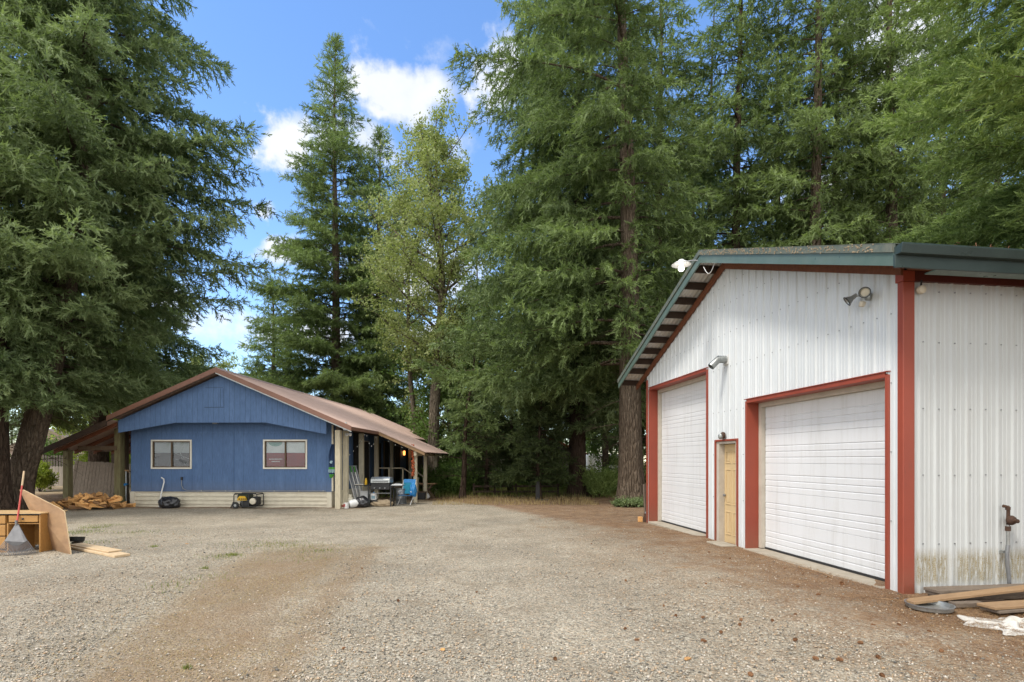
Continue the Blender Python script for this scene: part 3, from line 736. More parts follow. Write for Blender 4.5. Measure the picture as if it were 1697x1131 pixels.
# little light over the entry door
dl = bpy.data.objects.new('door_light', None); col.objects.link(dl); dl.parent = gar; dl.location = (-.03, 4.28, 2.2)
MB().lathe([(0, 0), (.07, 0), (.075, .03), (.05, .06), (0, .065)], 14, Matrix.Rotation(R(-90), 4, 'Y')).build('lamp_base', M['rust'], dl, shade=True)
MB().lathe([(0, -.06), (.035, -.055), (.05, -.02), (.05, .02), (.035, .05), (0, .055)], 12, Matrix.Translation((-.07, 0, -.02))).build('lamp_globe', M['galv'], dl, shade=True)
# enamel barn lamp at the gable peak, lit
bl = bpy.data.objects.new('barn_lamp', None); col.objects.link(bl); bl.parent = gar; bl.location = (FO - .03, GL / 2 + .02, 5.78)
MB().tube([(0, 0, 0), (-.10, .06, .02), (-.26, .16, .01)], .012, 8).build('lamp_arm', M['grey'], bl)
MB().lathe([(.02, .09), (.05, .085), (.07, .06), (.13, .03), (.20, -.015), (.195, -.022), (.12, .015), (.04, .03), (0, .03)], 20, Matrix.Translation((-.28, .17, -.02))).build('lamp_shade', M['white'], bl, shade=True)
MB().lathe([(0, -.15), (.04, -.145), (.062, -.11), (.055, -.07), (.03, -.03), (.025, .01)], 14, Matrix.Translation((-.28, .17, -.02))).build('bulb', M['bulb'], bl, shade=True)
cb = MB(); cb.tube([Vector((.02, -.08 - .5 * t, -.16 - .22 * math.sin(math.pi * t))) for t in np.linspace(0, 1, 9)], .007, 5); cb.build('lamp_cable', M['white'], gar, loc=(FO + .02, GL / 2, 5.78))
# gas riser on the side wall
gm = bpy.data.objects.new('gas_riser', None); col.objects.link(gm); gm.parent = gar; gm.location = (1.42, -.09, 0)
MB().tube([(.02, 0, .0), (.015, 0, .18), (-.01, 0, .35), (-.015, 0, .50), (0, 0, .60)], .022, 10).build('grey_conduit', M['grey'], gm, shade=True)
MB().tube([(0, 0, .60), (0, 0, .86)], .02, 10).build('steel_pipe', M['galv'], gm, shade=True)
rp = MB().tube([(0, 0, .80), (.005, 0, 1.04), (-.0, .0, 1.09), (-.05, .02, 1.10)], .02, 10)
rp.tube([(0, 0, .78), (0, 0, .84)], .03, 8); rp.tube([(.0, 0, 1.05), (.0, 0, 1.09)], .027, 8); rp.build('rusty_pipe', M['rust'], gm, shade=True)
MB().lathe([(0, -.035), (.05, -.03), (.062, -.008), (.062, .008), (.05, .03), (.02, .045), (.02, .07), (0, .07)], 16, Matrix.Translation((.015, -.03, .92)) @ Matrix.Rotation(R(90), 4, 'X')).build('regulator', M['rust'], gm, shade=True)
MB().tube([(.02, 0, .92), (.11, -.02, .905)], .018, 8).tube([(.085, -.02, .908), (.12, -.02, .905)], .028, 8).build('side_outlet', M['rust'], gm, shade=True)
MB().box(-.05, .05, .02, .07, .49, .52).build('pipe_strap', M['galv'], gm)
# ------------------------------------------------------------------ blue house
HR = math.atan2(-.04, 1)
hou = thing('house', 'single storey blue sided house with pinkish brown metal roof', 'house', (-14.57, 20.3, 0), HR)
HW = 7.8; HL = 17.2; GB = -.12
def hpt(px, Y):      # column px on the plane Y of the house -> local X
    t = (px - 848.5) / F; # world: x = x0 + X c + Y s ; y = y0 - .. (rotation HR)
    c, s = math.cos(HR), math.sin(HR)
    # x0 + X c - Y s = t (y0 + X s + Y c)
    return (t * (20.3 + Y * c) + 14.57 + Y * s) / (c - t * s)
def wallholes(x0, x1, z0, z1, holes, y0, y1):
    xs = sorted({x0, x1, *[h[0] for h in holes], *[h[1] for h in holes]}); zs = sorted({z0, z1, *[h[2] for h in holes], *[h[3] for h in holes]})
    mb = MB()
    for i in range(len(xs) - 1):
        for j in range(len(zs) - 1):
            a, b, c, d = xs[i], xs[i + 1], zs[j], zs[j + 1]
            if any(h[0] <= a and b <= h[1] and h[2] <= c and d <= h[3] for h in holes): continue
            mb.add([(a, y0, c), (b, y0, c), (b, y0, d), (a, y0, d)], [(0, 1, 2, 3)])
            mb.add([(a, y1, c), (b, y1, c), (b, y1, d), (a, y1, d)], [(0, 1, 2, 3)])
    for (a, b, c, d) in holes:
        mb.add([(a, y0, c), (b, y0, c), (b, y0, d), (a, y0, d), (a, y1, c), (b, y1, c), (b, y1, d), (a, y1, d)], [(0, 1, 5, 4), (1, 2, 6, 5), (2, 3, 7, 6), (3, 0, 4, 7)])
    return mb
WIN = [(.86, 2.34, 1.40, 2.40), (5.22, 6.80, 1.40, 2.40)]
wallholes(0, HW, .49, 3.2, WIN, 0, .12).build('front_wall', M['bluewall'], hou)
b = MB(); b.box(HW - .12, HW, .125, HL, .49, 3.2); b.box(0, .12, .125, HL, .49, 3.2); b.box(.125, HW - .125, HL - .12, HL, .49, 3.2)
b.prism([(0, 3.2), (HW, 3.2), (HW / 2, 4.78)], 'y', HL - .12, HL)
b.build('side_wall', M['bluewall'], hou)
# battens of the manufactured-home front
bt = MB(); bt.box(4.0, 4.04, -.018, 0, .50, 2.98); bt.box(.02, 3.96, -.016, 0, 2.70, 2.76); bt.box(4.06, HW - .02, -.016, 0, 2.70, 2.76)
bt.build('wall_batten', M['blue'], hou)
# projecting gable
RS = .428; RT = 5.0
def hr(x): return RT - RS * abs(x - HW / 2)
zt = lambda x: hr(x) - .17
gp_ = MB().prism([(-.02, 2.70), (2.15, 3.07), (5.55, 3.07), (HW + .02, 2.64), (HW + .02, zt(HW + .02)), (HW / 2, zt(HW / 2)), (-.02, zt(-.02))], 'y', -.60, -.52)
gpo = gp_.build('gable_panel', M['blue'], hou)
MB().prism([(-.02, 2.69), (2.15, 3.06), (5.55, 3.06), (HW + .02, 2.63), (HW + .02, 2.655), (5.55, 3.085), (2.15, 3.085), (-.02, 2.715)], 'y', -.612, -.603).build('gable_edge', M['blue'], hou)
dr_ = MB(); dr_.box(3.26, 4.0, -.606, -.602, 3.62, 3.632); dr_.box(3.86, 3.866, -.606, -.602, 3.64, 4.32); dr_.box(3.3, 3.96, -.606, -.602, 4.35, 4.356); dr_.box(3.97, 3.975, -.606, -.602, 3.64, 4.32)
dr_.build('attic_hatch', M['dark'], gpo)
MB().box(.0, HW, -.50, -.0, 3.09, 3.11).build('gable_soffit', M['bluewall'], hou)
MB().box(3.42, 3.60, -.40, -.25, 3.03, 3.09).build('soffit_light', M['galv'], hou, bevel=.02)
# skirting
sk = MB(); nn = 4; z0 = -.15; hh = (.485 + .12) / nn
prof = []
for i in range(nn):
    z = -.12 + i * hh; prof += [(-.035, z), (-.012, z + hh * .12), (-.010, z + hh * .62), (-.035, z + hh * .78), (-.035, z + hh * .97), (-.012, z + hh * .985)]
prof = [(-.035, -.2)] + prof + [(-.01, .485)]
vs = []; fs = []
for (o, z) in prof: vs += [(.16, o, z), (HW - .16, o, z)]
for i in range(len(prof) - 1): fs.append((2 * i, 2 * i + 1, 2 * i + 3, 2 * i + 2))
sk.add(vs, fs); sk.box(.0, HW, .0, .10, -.2, .485); sk.box(.0, .17, -.045, -.002, -.2, .485); sk.box(HW - .17, HW + .0, -.045, -.002, -.2, .485)
sk.box(HW - .1, HW, .1, HL, -.2, .485); sk.box(0, .1, .1, HL, -.2, .485)
sk.build('skirting', M['cream'], hou)
MB().box(0, HW, -.06, -.003, .487, .503).build('skirting_cap', M['bluewall'], hou)
MB().box(HW - .001, HW + .05, -.03, .06, .51, 3.0).build('corner_board', M['cream'], hou)
def window(parent, x0, x1, z0, z1, tint):
    w = MB(); t = .055
    w.box(x0 - t, x1 + t, -.03, 0, z1, z1 + t); w.box(x0 - t, x1 + t, -.035, 0, z0 - t, z0); w.box(x0 - t, x0, -.03, 0, z0, z1); w.box(x1, x1 + t, -.03, 0, z0, z1)
    wo_ = w.build('window', M['offwhite'], parent)
    xm = (x0 + x1) / 2; f = MB(); t2 = .035
    f.box(x0, x1, -.012, .05, z1 - t2, z1); f.box(x0, x1, -.012, .05, z0, z0 + t2); f.box(x0, x0 + t2, -.012, .05, z0 + t2, z1 - t2); f.box(x1 - t2, x1, -.012, .05, z0 + t2, z1 - t2); f.box(xm - .02, xm + .02, -.014, .05, z0 + t2, z1 - t2)
    f.build('sash', M['brownpost'], wo_)
    MB().box(x0 + t2, xm - .02, .02, .026, z0 + t2, z1 - t2).build('pane', M['glass'], wo_)
    MB().box(xm + .02, x1 - t2, .035, .041, z0 + t2, z1 - t2).build('pane', M['glass'], wo_)
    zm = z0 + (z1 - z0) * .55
    MB().box(x0, x1, .06, .066, zm + .005, z1).build('upper_reflection', tint[0], wo_)  # flat sheet painted as the pale upper half of the pane's reflection
    MB().box(x0, x1, .052, .058, z0, zm).build('lower_reflection', tint[1], wo_)  # coloured sheet standing in for what the lower pane would reflect
    return wo_
M['palereflect'] = pm('pale_reflection', (.42, .43, .42), (.30, .31, .31), 2, .8); M['brownb'] = pm('brown_reflection', (.075, .05, .04), (.05, .035, .03), 3, .8, (6, 1, 1)); M['redb'] = pm('red_reflection_and_label', (.33, .04, .03), (.22, .03, .025), 3, .8)  # tones of the painted window reflections; the red also marks a can
M['mint'] = pm('mint_reflection', (.25, .40, .34), (.2, .34, .3), 6, .8)
w1 = window(hou, *WIN[0], (M['palereflect'], M['brownb'])); w2 = window(hou, *WIN[1], (M['white'], M['redb']))
ch = MB()
for (a, b_) in (((1.68, .046, 2.25), (2.05, .046, 1.75)), ((2.05, .046, 2.25), (1.9, .046, 1.9)), ((1.72, .046, 1.72), (2.2, .046, 1.6)), ((1.7, .046, 1.95), (2.28, .046, 1.72)), ((2.1, .046, 1.5), (1.95, .046, 1.8))): ch.bar(a, b_, .012)
ch.build('reflected_chair_frame', M['palereflect'], w1)  # bars standing in for a chair-like shape reflected in the left window
MB().cbox((2.02, .045, 1.63), (.3, .01, .12), Matrix.Rotation(.3, 3, 'Y')).build('reflected_dark_shape', M['black'], w1)  # dark shape belonging to the same painted reflection
wr = MB(); rr = random.Random(9)
for r_ in range(2):
    x = 5.36 + r_ * .1
    while x < 5.85 - r_ * .1: w_ = rr.uniform(.02, .05); wr.box(x, x + w_, .047, .051, 1.70 - r_ * .09, 1.735 - r_ * .09); x += w_ + .015
wr.build('reflected_lettering', M['white'], w2)  # white marks standing in for lettering reflected in the right window
MB().prism([(5.32 + .28 * math.cos(t) + .28, 2.38 + .18 * math.sin(t)) for t in np.linspace(math.pi, 2 * math.pi, 12)], 'y', .052, .057).build('reflected_mint_arc', M['mint'], w2)  # mint arc, part of the right window's painted reflection
# roof sheets with fine ribs along the slope
rf = MB(); y0 = -.95; y1 = HL + .5
def hsheet(mb, xa, xb, ya, yb, fz, pitch=.23, th=.05):
    ys = []; y = ya
    while y < yb - .06: ys += [(y, 0), (y + .015, .018), (y + .035, .018), (y + .05, 0)]; y += pitch
    ys.append((yb, 0)); vs = []; fs = []
    for (yy, o) in ys: vs += [(xa, yy, fz(xa) + o), (xb, yy, fz(xb) + o)]
    for i in range(len(ys) - 1): fs.append((2 * i, 2 * i + 1, 2 * i + 3, 2 * i + 2))
    mb.add(vs, fs); mb.prism([(xa, fz(xa) - th), (xb, fz(xb) - th), (xb, fz(xb) - .004), (xa, fz(xa) - .004)], 'y', ya, yb)
hsheet(rf, HW / 2, 8.85, y0, y1, hr)
hcar = lambda x: hr(x) - .13
hsheet(rf, -.16, HW / 2, y0, 6.6, hr); hsheet(rf, -2.6, -.10, y0 + .02, 6.6, hcar); hsheet(rf, -.5, HW / 2, 6.62, y1, hr)
roof = rf.build('roof', M['roof'], hou)
MB().prism([(HW / 2 - .2, hr(HW / 2 - .2) + .022), (HW / 2, hr(HW / 2) + .03), (HW / 2 + .2, hr(HW / 2 - .2) + .022), (HW / 2, hr(HW / 2) + .045)], 'y', y0 - .01, y1).build('ridge_cap', M['roof'], roof)
for (xa, xb) in ((HW / 2, 8.87), (-.16, HW / 2), (-2.62, -.165)):
    kk_ = 0; hr_ = hcar if xb < 0 else hr
    MB().prism([(xa, hr_(xa) - .15), (xb, hr_(xb) - .15), (xb, hr_(xb) + .03), (xa, hr_(xa) + .03)], 'y', y0 - .035 + (.02 if xb < 0 else 0), y0 - .005 + (.02 if xb < 0 else 0)).build('rake_trim', M['brownmetal'] if xb > 0 else M['dkwood'], roof)
    MB().prism([(xa, hr_(xa) - .19), (xb, hr_(xb) - .19), (xb, hr_(xb) - .152), (xa, hr_(xa) - .152)], 'y', y0 - .02, y0 + .02).build('rake_edge', M['galv'] if xa > 0 else M['dkwood'], roof)
MB().box(8.85, 8.88, y0, 2.4, hr(8.85) - .13, hr(8.85) - .01).build('eave_edge', M['brownmetal'], roof)
MB().box(8.85, 8.88, 8.8, y1, hr(8.85) - .13, hr(8.85) - .01).build('eave_edge', M['brownmetal'], roof)
# underside boards + rafters of the right-hand eave
MB().prism([(HW + .0, hr(HW) - .11), (8.83, hr(8.83) - .11), (8.83, hr(8.83) - .06), (HW, hr(HW) - .06)], 'y', y0 + .03, y1 - .03).build('eave_soffit', M['dkwood'], roof)
# long beam on the porch posts
MB().box(8.12, 8.26, -.45, 12.5, 2.80, 2.97).build('porch_beam', M['dkwood'], hou)
# extended porch roof
pr0 = hr(8.75)
def pf(x): return pr0 + .035 - .44 * (x - 8.75)
pr = MB(); hsheet(pr, 8.72, 10.9, 2.35, 8.5, pf, th=.03); porch = pr.build('porch_roof', M['roof'], hou)
MB().prism([(8.8, pf(8.8) - .17), (10.82, pf(10.82) - .17), (10.82, pf(10.82) - .035), (8.8, pf(8.8) - .035)], 'y', 2.38, 2.43).build('porch_rafter', M['board'], porch)
for y in (3.6, 4.8, 6.0, 7.2, 8.4): MB().prism([(8.8, pf(8.8) - .15), (10.8, pf(10.8) - .15), (10.8, pf(10.8) - .035), (8.8, pf(8.8) - .035)], 'y', y, y + .05).build('porch_rafter', M['dkwood'], porch)
MB().box(10.35, 10.47, 2.45, 8.6, pf(10.41) - .36, pf(10.41) - .17).build('porch_header', M['creampost'], porch)
def post(X, Y, w, m, zt, zb=None, bevel=.01):
    zb = -.2 if zb is None else zb
    return MB().box(X - w / 2, X + w / 2, Y - w / 2, Y + w / 2, zb, zt).build('post', m, hou, bevel=bevel)
post(hpt(561, -.35), -.35, .2, M['creampost'], 2.79); post(hpt(573, .1), .1, .18, M['creampost'], 2.79)
post(hpt(599, 2.2), 2.2, .18, M['creampost'], 2.79); post(hpt(624, 4.6), 4.6, .18, M['creampost'], 2.79)
for (px, Y) in ((688.5, 2.75), (705, 4.6), (722.5, 7.6)): post(hpt(px, Y), Y, .15, M['creampost'], pf(hpt(px, Y)) - .18 if px != 688.5 else pf(10.4) - .36)
MB().cbox((hpt(688.5, 2.75), 2.75, pf(10.4) - .28), (.19, .19, .22)).build('post_cap', M['creampost'], hou, bevel=.01)
for (px, Y) in ((641, 7), (662, 11)): post(8.19, Y, .15, M['creampost'], 2.79)
# side wall details in the porch: door, windows, dark openings
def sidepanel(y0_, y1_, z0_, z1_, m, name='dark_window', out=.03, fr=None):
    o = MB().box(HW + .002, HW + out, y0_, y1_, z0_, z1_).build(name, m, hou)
    if fr:
        q = MB(); e = .05
        q.box(HW + .002, HW + out + .02, y0_ - e, y0_, z0_, z1_ + e); q.box(HW + .002, HW + out + .02, y1_, y1_ + e, z0_, z1_ + e); q.box(HW + .002, HW + out + .02, y0_, y1_, z1_, z1_ + e); q.build('frame', fr, o)
    return o
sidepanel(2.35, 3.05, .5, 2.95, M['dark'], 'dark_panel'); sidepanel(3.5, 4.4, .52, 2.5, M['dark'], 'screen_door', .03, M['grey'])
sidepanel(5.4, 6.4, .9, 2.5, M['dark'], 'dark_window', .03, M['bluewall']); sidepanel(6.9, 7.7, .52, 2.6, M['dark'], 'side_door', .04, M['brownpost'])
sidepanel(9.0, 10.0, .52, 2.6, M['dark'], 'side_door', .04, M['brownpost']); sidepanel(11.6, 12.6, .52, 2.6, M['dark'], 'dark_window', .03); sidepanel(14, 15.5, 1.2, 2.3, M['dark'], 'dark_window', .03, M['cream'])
ln = MB().lathe([(0, 0), (.05, 0), (.06, .02), (.075, .2), (.05, .25), (0, .27)], 8, Matrix.Translation((HW + .12, 10.7, 1.95))).build('wall_lantern', M['amber'], hou)
MB().box(HW, HW + .1, 10.68, 10.72, 2.2, 2.24).box(HW + .05, HW + .19, 10.63, 10.77, 2.21, 2.25).build('lantern_bracket', M['rust'], ln)
# landing, stairs and rail
dk = MB().box(HW + .02, 9.3, 5.0, 7.6, .36, .45); dk.build('porch_deck', M['greyboard'], hou)
for i in range(2): MB().box(9.32 + .28 * i, 9.6 + .28 * i, 5.3, 6.6, -.15, .28 - i * .16).build('step', M['greyboard'], hou)
rl = MB()
for (X, Y) in ((7.95, 5.02), (8.6, 5.02), (9.25, 5.02), (9.25, 6.7), (9.25, 7.55), (9.9, 5.3), (9.9, 6.65)): rl.box(X - .035, X + .035, Y - .035, Y + .035, -.15 if X > 9.5 else .452, 1.26 if X < 9.5 else .8)
rl.bar((7.95, 5.02, 1.3), (9.27, 5.02, 1.3), .09, .05); rl.bar((9.25, 6.7, 1.3), (9.25, 7.6, 1.3), .09, .05)
rl.bar((9.25, 5.2, 1.28), (9.95, 5.3, .8), .08, .05); rl.bar((9.25, 6.72, 1.28), (9.95, 6.65, .8), .08, .05)
rl.build('railing', M['creampost'], hou)
# lamp and string lights at the front corner post
pl = MB().cbox((hpt(573, -.5), -.5, 2.85), (.17, .16, .2)).build('porch_light', M['dark'], hou, bevel=.02)
MB().lathe([(0, .13), (.03, .12), (.05, .06), (.09, .02), (.10, 0), (0, 0)], 12, Matrix.Translation((hpt(573, -.5), -.5, 2.95))).build('shade', M['galv'], pl, shade=True)
MB().box(hpt(573, -.5) - .06, hpt(573, -.5) + .06, -.60, -.585, 2.77, 2.87).build('lens', M['grey'], pl)
fd = MB()
for dx in (-.06, .07): fd.lathe([(0, -.02), (.05, -.01), (.065, .05), (.06, .06), (0, .055)], 12, Matrix.Translation((hpt(582, .1) + dx - .05, -.05, 2.62)) @ Matrix.Rotation(R(60), 4, 'X'))
fd.build('flood_lamp', M['white'], hou, shade=True)
sl = MB(); bb = MB()
def garland(a, b_, sag, n=9):
    a = Vector(a); b_ = Vector(b_); pts = []
    for i in range(n * 2 + 1):
        t = i / (n * 2); p = a.lerp(b_, t); p.z -= sag * 4 * t * (1 - t); pts.append(p)
    sl.tube(pts, .006, 4)
    for p in pts[1::4]: bb.lathe([(0, -.04), (.014, -.028), (.016, -.01), (.009, .006), (0, .008)], 8, Matrix.Translation(p))
garland((hpt(566, .2), .15, 2.45), (hpt(574, .2), .15, 1.98), .05, 3); garland((HW + .25, 1.1, 1.88), (8.5, 1.8, 2.8), .1); garland((8.5, 1.9, 2.8), (8.75, 2.5, 2.75), .5); garland((8.9, 2.5, 2.75), (10.2, 2.5, 2.15), .12)
st = sl.build('string_light', M['black'], hou); bb.build('bulb', M['fairy'], st, shade=True)
# bead garland on the porch post
gl = MB(); rr = random.Random(3); Xp = hpt(684.5, 2.62)
for i in range(60):
    z = 1.0 + i * .0225; a = rr.uniform(-.05, .05); gl.cbox((Xp + a, 2.62 + rr.uniform(-.03, .02), z), (rr.uniform(.03, .07),) * 3, Matrix.Rotation(rr.uniform(0, 3), 3, 'X'))
gl.build('bead_garland', M['rope'], hou)
# outlet and conduit on the front wall
X = hpt(302, 0)
co = MB().cbox((X, -.03, .98), (.07, .06, .12)).build('outlet_box', M['black'], hou, bevel=.01)
MB().tube([(X, -.03, .94), (X + .0, -.04, .72), (X + .06, -.045, .60), (X + .2, -.05, .53), (HW - .2, -.075, .52)], .013, 6).build('conduit', M['grey'], hou)
cl = MB()
for k in np.linspace(X + .8, HW - .3, 6): cl.box(k - .02, k + .02, -.095, -.055, .50, .54)
cl.build('conduit_clip', M['galv'], hou)
# carport on the left
post(hpt(198, .1), .1, .24, M['greenpost'], hcar(hpt(198, .1)) - .08); post(hpt(207.5, .5), .5, .18, M['brownpost'], hr(hpt(207.5, .5)) - .1)
post(hpt(112.5, .0), .0, .22, M['greenpost'], hcar(hpt(112.5, .0)) - .07); post(hpt(190, 5.5), 5.5, .2, M['dkwood'], 2.9); post(-2.2, 6, .2, M['dkwood'], 2.15)
MB().cbox((hpt(112.5, .0), -.12, 2.14), (.17, .05, .2)).build('post_bracket', M['brownpost'], hou)
MB().box(-2.05, -.55, -.05, .07, 2.06, 2.22).build('carport_beam', M['brownpost'], hou)
MB().box(-2.15, .0, 5.9, 6.0, 1.95, 2.12).build('carport_beam', M['dkwood'], hou)
for y in np.arange(-.55, 6.4, .9):
    MB().prism([(-2.55, hcar(-2.55) - .20), (-.12, hcar(-.12) - .20), (-.12, hcar(-.12) - .058), (-2.55, hcar(-2.55) - .058)], 'y', y, y + .05).build('carport_rafter', M['rustwood'], hou)
MB().box(-.42, -.30, .33, .39, 1.2, 1.25).box(-.6, -.25, .2, .24, 1.25, 1.31).build('post_brace', M['board'], hou)
# ------------------------------------------------------------------ trees
def sprig_templates(kind, nv=8, seed=0):
    """needle sprays made of small thin triangles; coordinates (forward, side, normal), length 1"""
    rng = np.random.default_rng(seed); out = []
    for _ in range(nv):
        tris = []
        if kind == 'plume':      # short bottle-brush finger
            tris.append([(0, -.07, 0), (0, .07, 0), (1.05, 0, 0)])
            for k in range(7):
                s = .05 + .12 * k + rng.uniform(-.03, .03); a = k * 2.4 + rng.uniform(-.5, .5); l = .38 * (1 - .45 * s)
                ca, sa = math.cos(a), math.sin(a) * .7
                tris.append([(s - .02, -sa * .06, ca * .06), (s + .17, sa * .06 + ca * .07, -ca * .06 + sa * .07), (s + .30 + rng.uniform(0, .1), ca * l, sa * l)])
        elif kind == 'flat':     # flat side spray
            tris.append([(0, -.03, 0), (0, .03, 0), (1.1, 0, .0)])
            for k in range(4):
                for sd in (-1, 1):
                    s = .08 + .2 * k + rng.uniform(-.04, .04); l = .5 * (1 - .6 * s)
                    tris.append([(s - .03, 0, 0), (s + .18, 0, rng.uniform(-.03, .03)), (s + .33, sd * l, rng.uniform(-.14, .06))])
        elif kind == 'brush':    # stem with many fine needles all round
            tris.append([(0, -.012, 0), (0, .012, 0), (1., 0, 0)])
            for k in range(20):
                s = .04 + .93 * k / 20; a = k * 2.4 + rng.uniform(-.3, .3); l = .23 * (1 - .3 * s); ca, sa = math.cos(a), math.sin(a) * .8
                tris.append([(s, -sa * .028, ca * .028), (s, sa * .028, -ca * .028), (s + .15, ca * l, sa * l)])
        elif kind == 'leaf':     # a twig end with a few flat leaves (each two triangles)
            for k in range(4):
                a = rng.uniform(0, 6.28); c = np.array([rng.uniform(0, 1), rng.uniform(-.5, .5), rng.uniform(-.5, .5)])
                u = rng.normal(size=3); u /= np.linalg.norm(u); v = np.cross(u, rng.normal(size=3)); v /= np.linalg.norm(v)
                l = .30; w = .19
                p = [c - u * l, c + v * w, c + u * l, c - v * w]
                tris.append([p[0], p[1], p[2]]); tris.append([p[0], p[2], p[3]])
        out.append(np.array(tris, float))
    n = min(len(t) for t in out)
    return np.stack([t[:n] for t in out])          # (nv, ntri, 3, 3)
TPL = {k: sprig_templates(k, seed=i) for i, k in enumerate(('plume', 'flat', 'leaf', 'brush'))}
def unit(a): return a / np.maximum(np.linalg.norm(a, axis=-1, keepdims=True), 1e-9)
def foliage(name, Pp, Fd, size, tone, kind, m, parent, rng, flatness=.6):
    n = len(Pp); T = TPL[kind]; idx = rng.integers(0, len(T), n); t = T[idx]           # n,nt,3,3
    Fd = unit(Fd); up = np.zeros((n, 3)); up[:, 2] = 1
    up = unit(up * flatness + rng.normal(size=(n, 3)) * (1 - flatness)); side = unit(np.cross(Fd, up)); nor = np.cross(side, Fd)
    V = t[..., 0:1] * Fd[:, None, None] + t[..., 1:2] * side[:, None, None] + t[..., 2:3] * nor[:, None, None]
    V = V * size[:, None, None, None] + Pp[:, None, None]
    nt = T.shape[1]; V = V.reshape(-1, 3)
    return np_mesh(name, V, np.arange(len(V)).reshape(-1, 3), m, parent, np.repeat(tone, nt * 3))
def taper(path, rad, n):
    """tube as arrays"""
    path = np.asarray(path, float); k = len(path); d = np.gradient(path, axis=0); d = unit(d)
    ref = np.where(np.abs(d[:, 2:3]) > .9, np.array([[1., 0, 0]]), np.array([[0, 0, 1.]])); a = unit(np.cross(d, ref)); b = np.cross(d, a)
    th = np.arange(n) * 2 * math.pi / n
    V = path[:, None] + (a[:, None] * np.cos(th)[None, :, None] + b[:, None] * np.sin(th)[None, :, None]) * np.asarray(rad)[:, None, None]
    i = np.arange((k - 1) * n); r = i // n; c = i % n; c2 = (c + 1) % n
    A = r * n + c; B = r * n + c2; C = B + n; D = A + n
    return V.reshape(-1, 3), np.concatenate([np.stack([A, B, C], -1), np.stack([A, C, D], -1)])
class Acc:
    def __init__(s): s.V = []; s.T = []; s.n = 0
    def add(s, VT): V, T = VT; s.V.append(V); s.T.append(T + s.n); s.n += len(V)
    def get(s): return np.concatenate(s.V), np.concatenate(s.T)
def trunk_arr(H, r0, lean, rng, n=20, flare=.5, wob=.15, topf=.12, curve=False):
    zs = np.concatenate([np.array([-.5, 0, .15, .4, .8, 1.4, 2.2]), np.arange(3.2, H, 1.1), [H]]); f = zs / H
    px = lean[0] * f + wob * np.sin(f * 7 + rng.random() * 6) * f; py = lean[1] * f + wob * np.cos(f * 6 + rng.random() * 6) * f
    if len(lean) > 2:
        px = lean[0] * np.tanh(zs / lean[2]); py = lean[1] * np.tanh(zs / lean[2])
    rad = r0 * ((1 - f) ** .85 * (1 - topf) + topf * (1 - f)) + .012 + r0 * flare * np.exp(-np.maximum(zs, 0) / .45)
    th = np.arange(n) * 2 * math.pi / n
    lobes = 1 + .05 * np.sin(th * 5 + 1)[None] + .16 * (np.exp(-np.maximum(zs, 0) / .5))[:, None] * np.sin(th * 5 + rng.random() * 6)[None] + rng.normal(0, .018, (len(zs), n))
    V = np.stack([px[:, None] + np.cos(th)[None] * rad[:, None] * lobes, py[:, None] + np.sin(th)[None] * rad[:, None] * lobes, np.repeat(zs[:, None], n, 1)], -1)
    k = len(zs); i = np.arange((k - 1) * n); r = i // n; c = i % n; c2 = (c + 1) % n; A = r * n + c; B = r * n + c2
    ax = lambda z: np.array([np.interp(z, zs, px), np.interp(z, zs, py)])
    return (V.reshape(-1, 3), np.concatenate([np.stack([A, B, B + n], -1), np.stack([A, B + n, A + n], -1)])), ax, lambda z: np.interp(z, zs, rad)
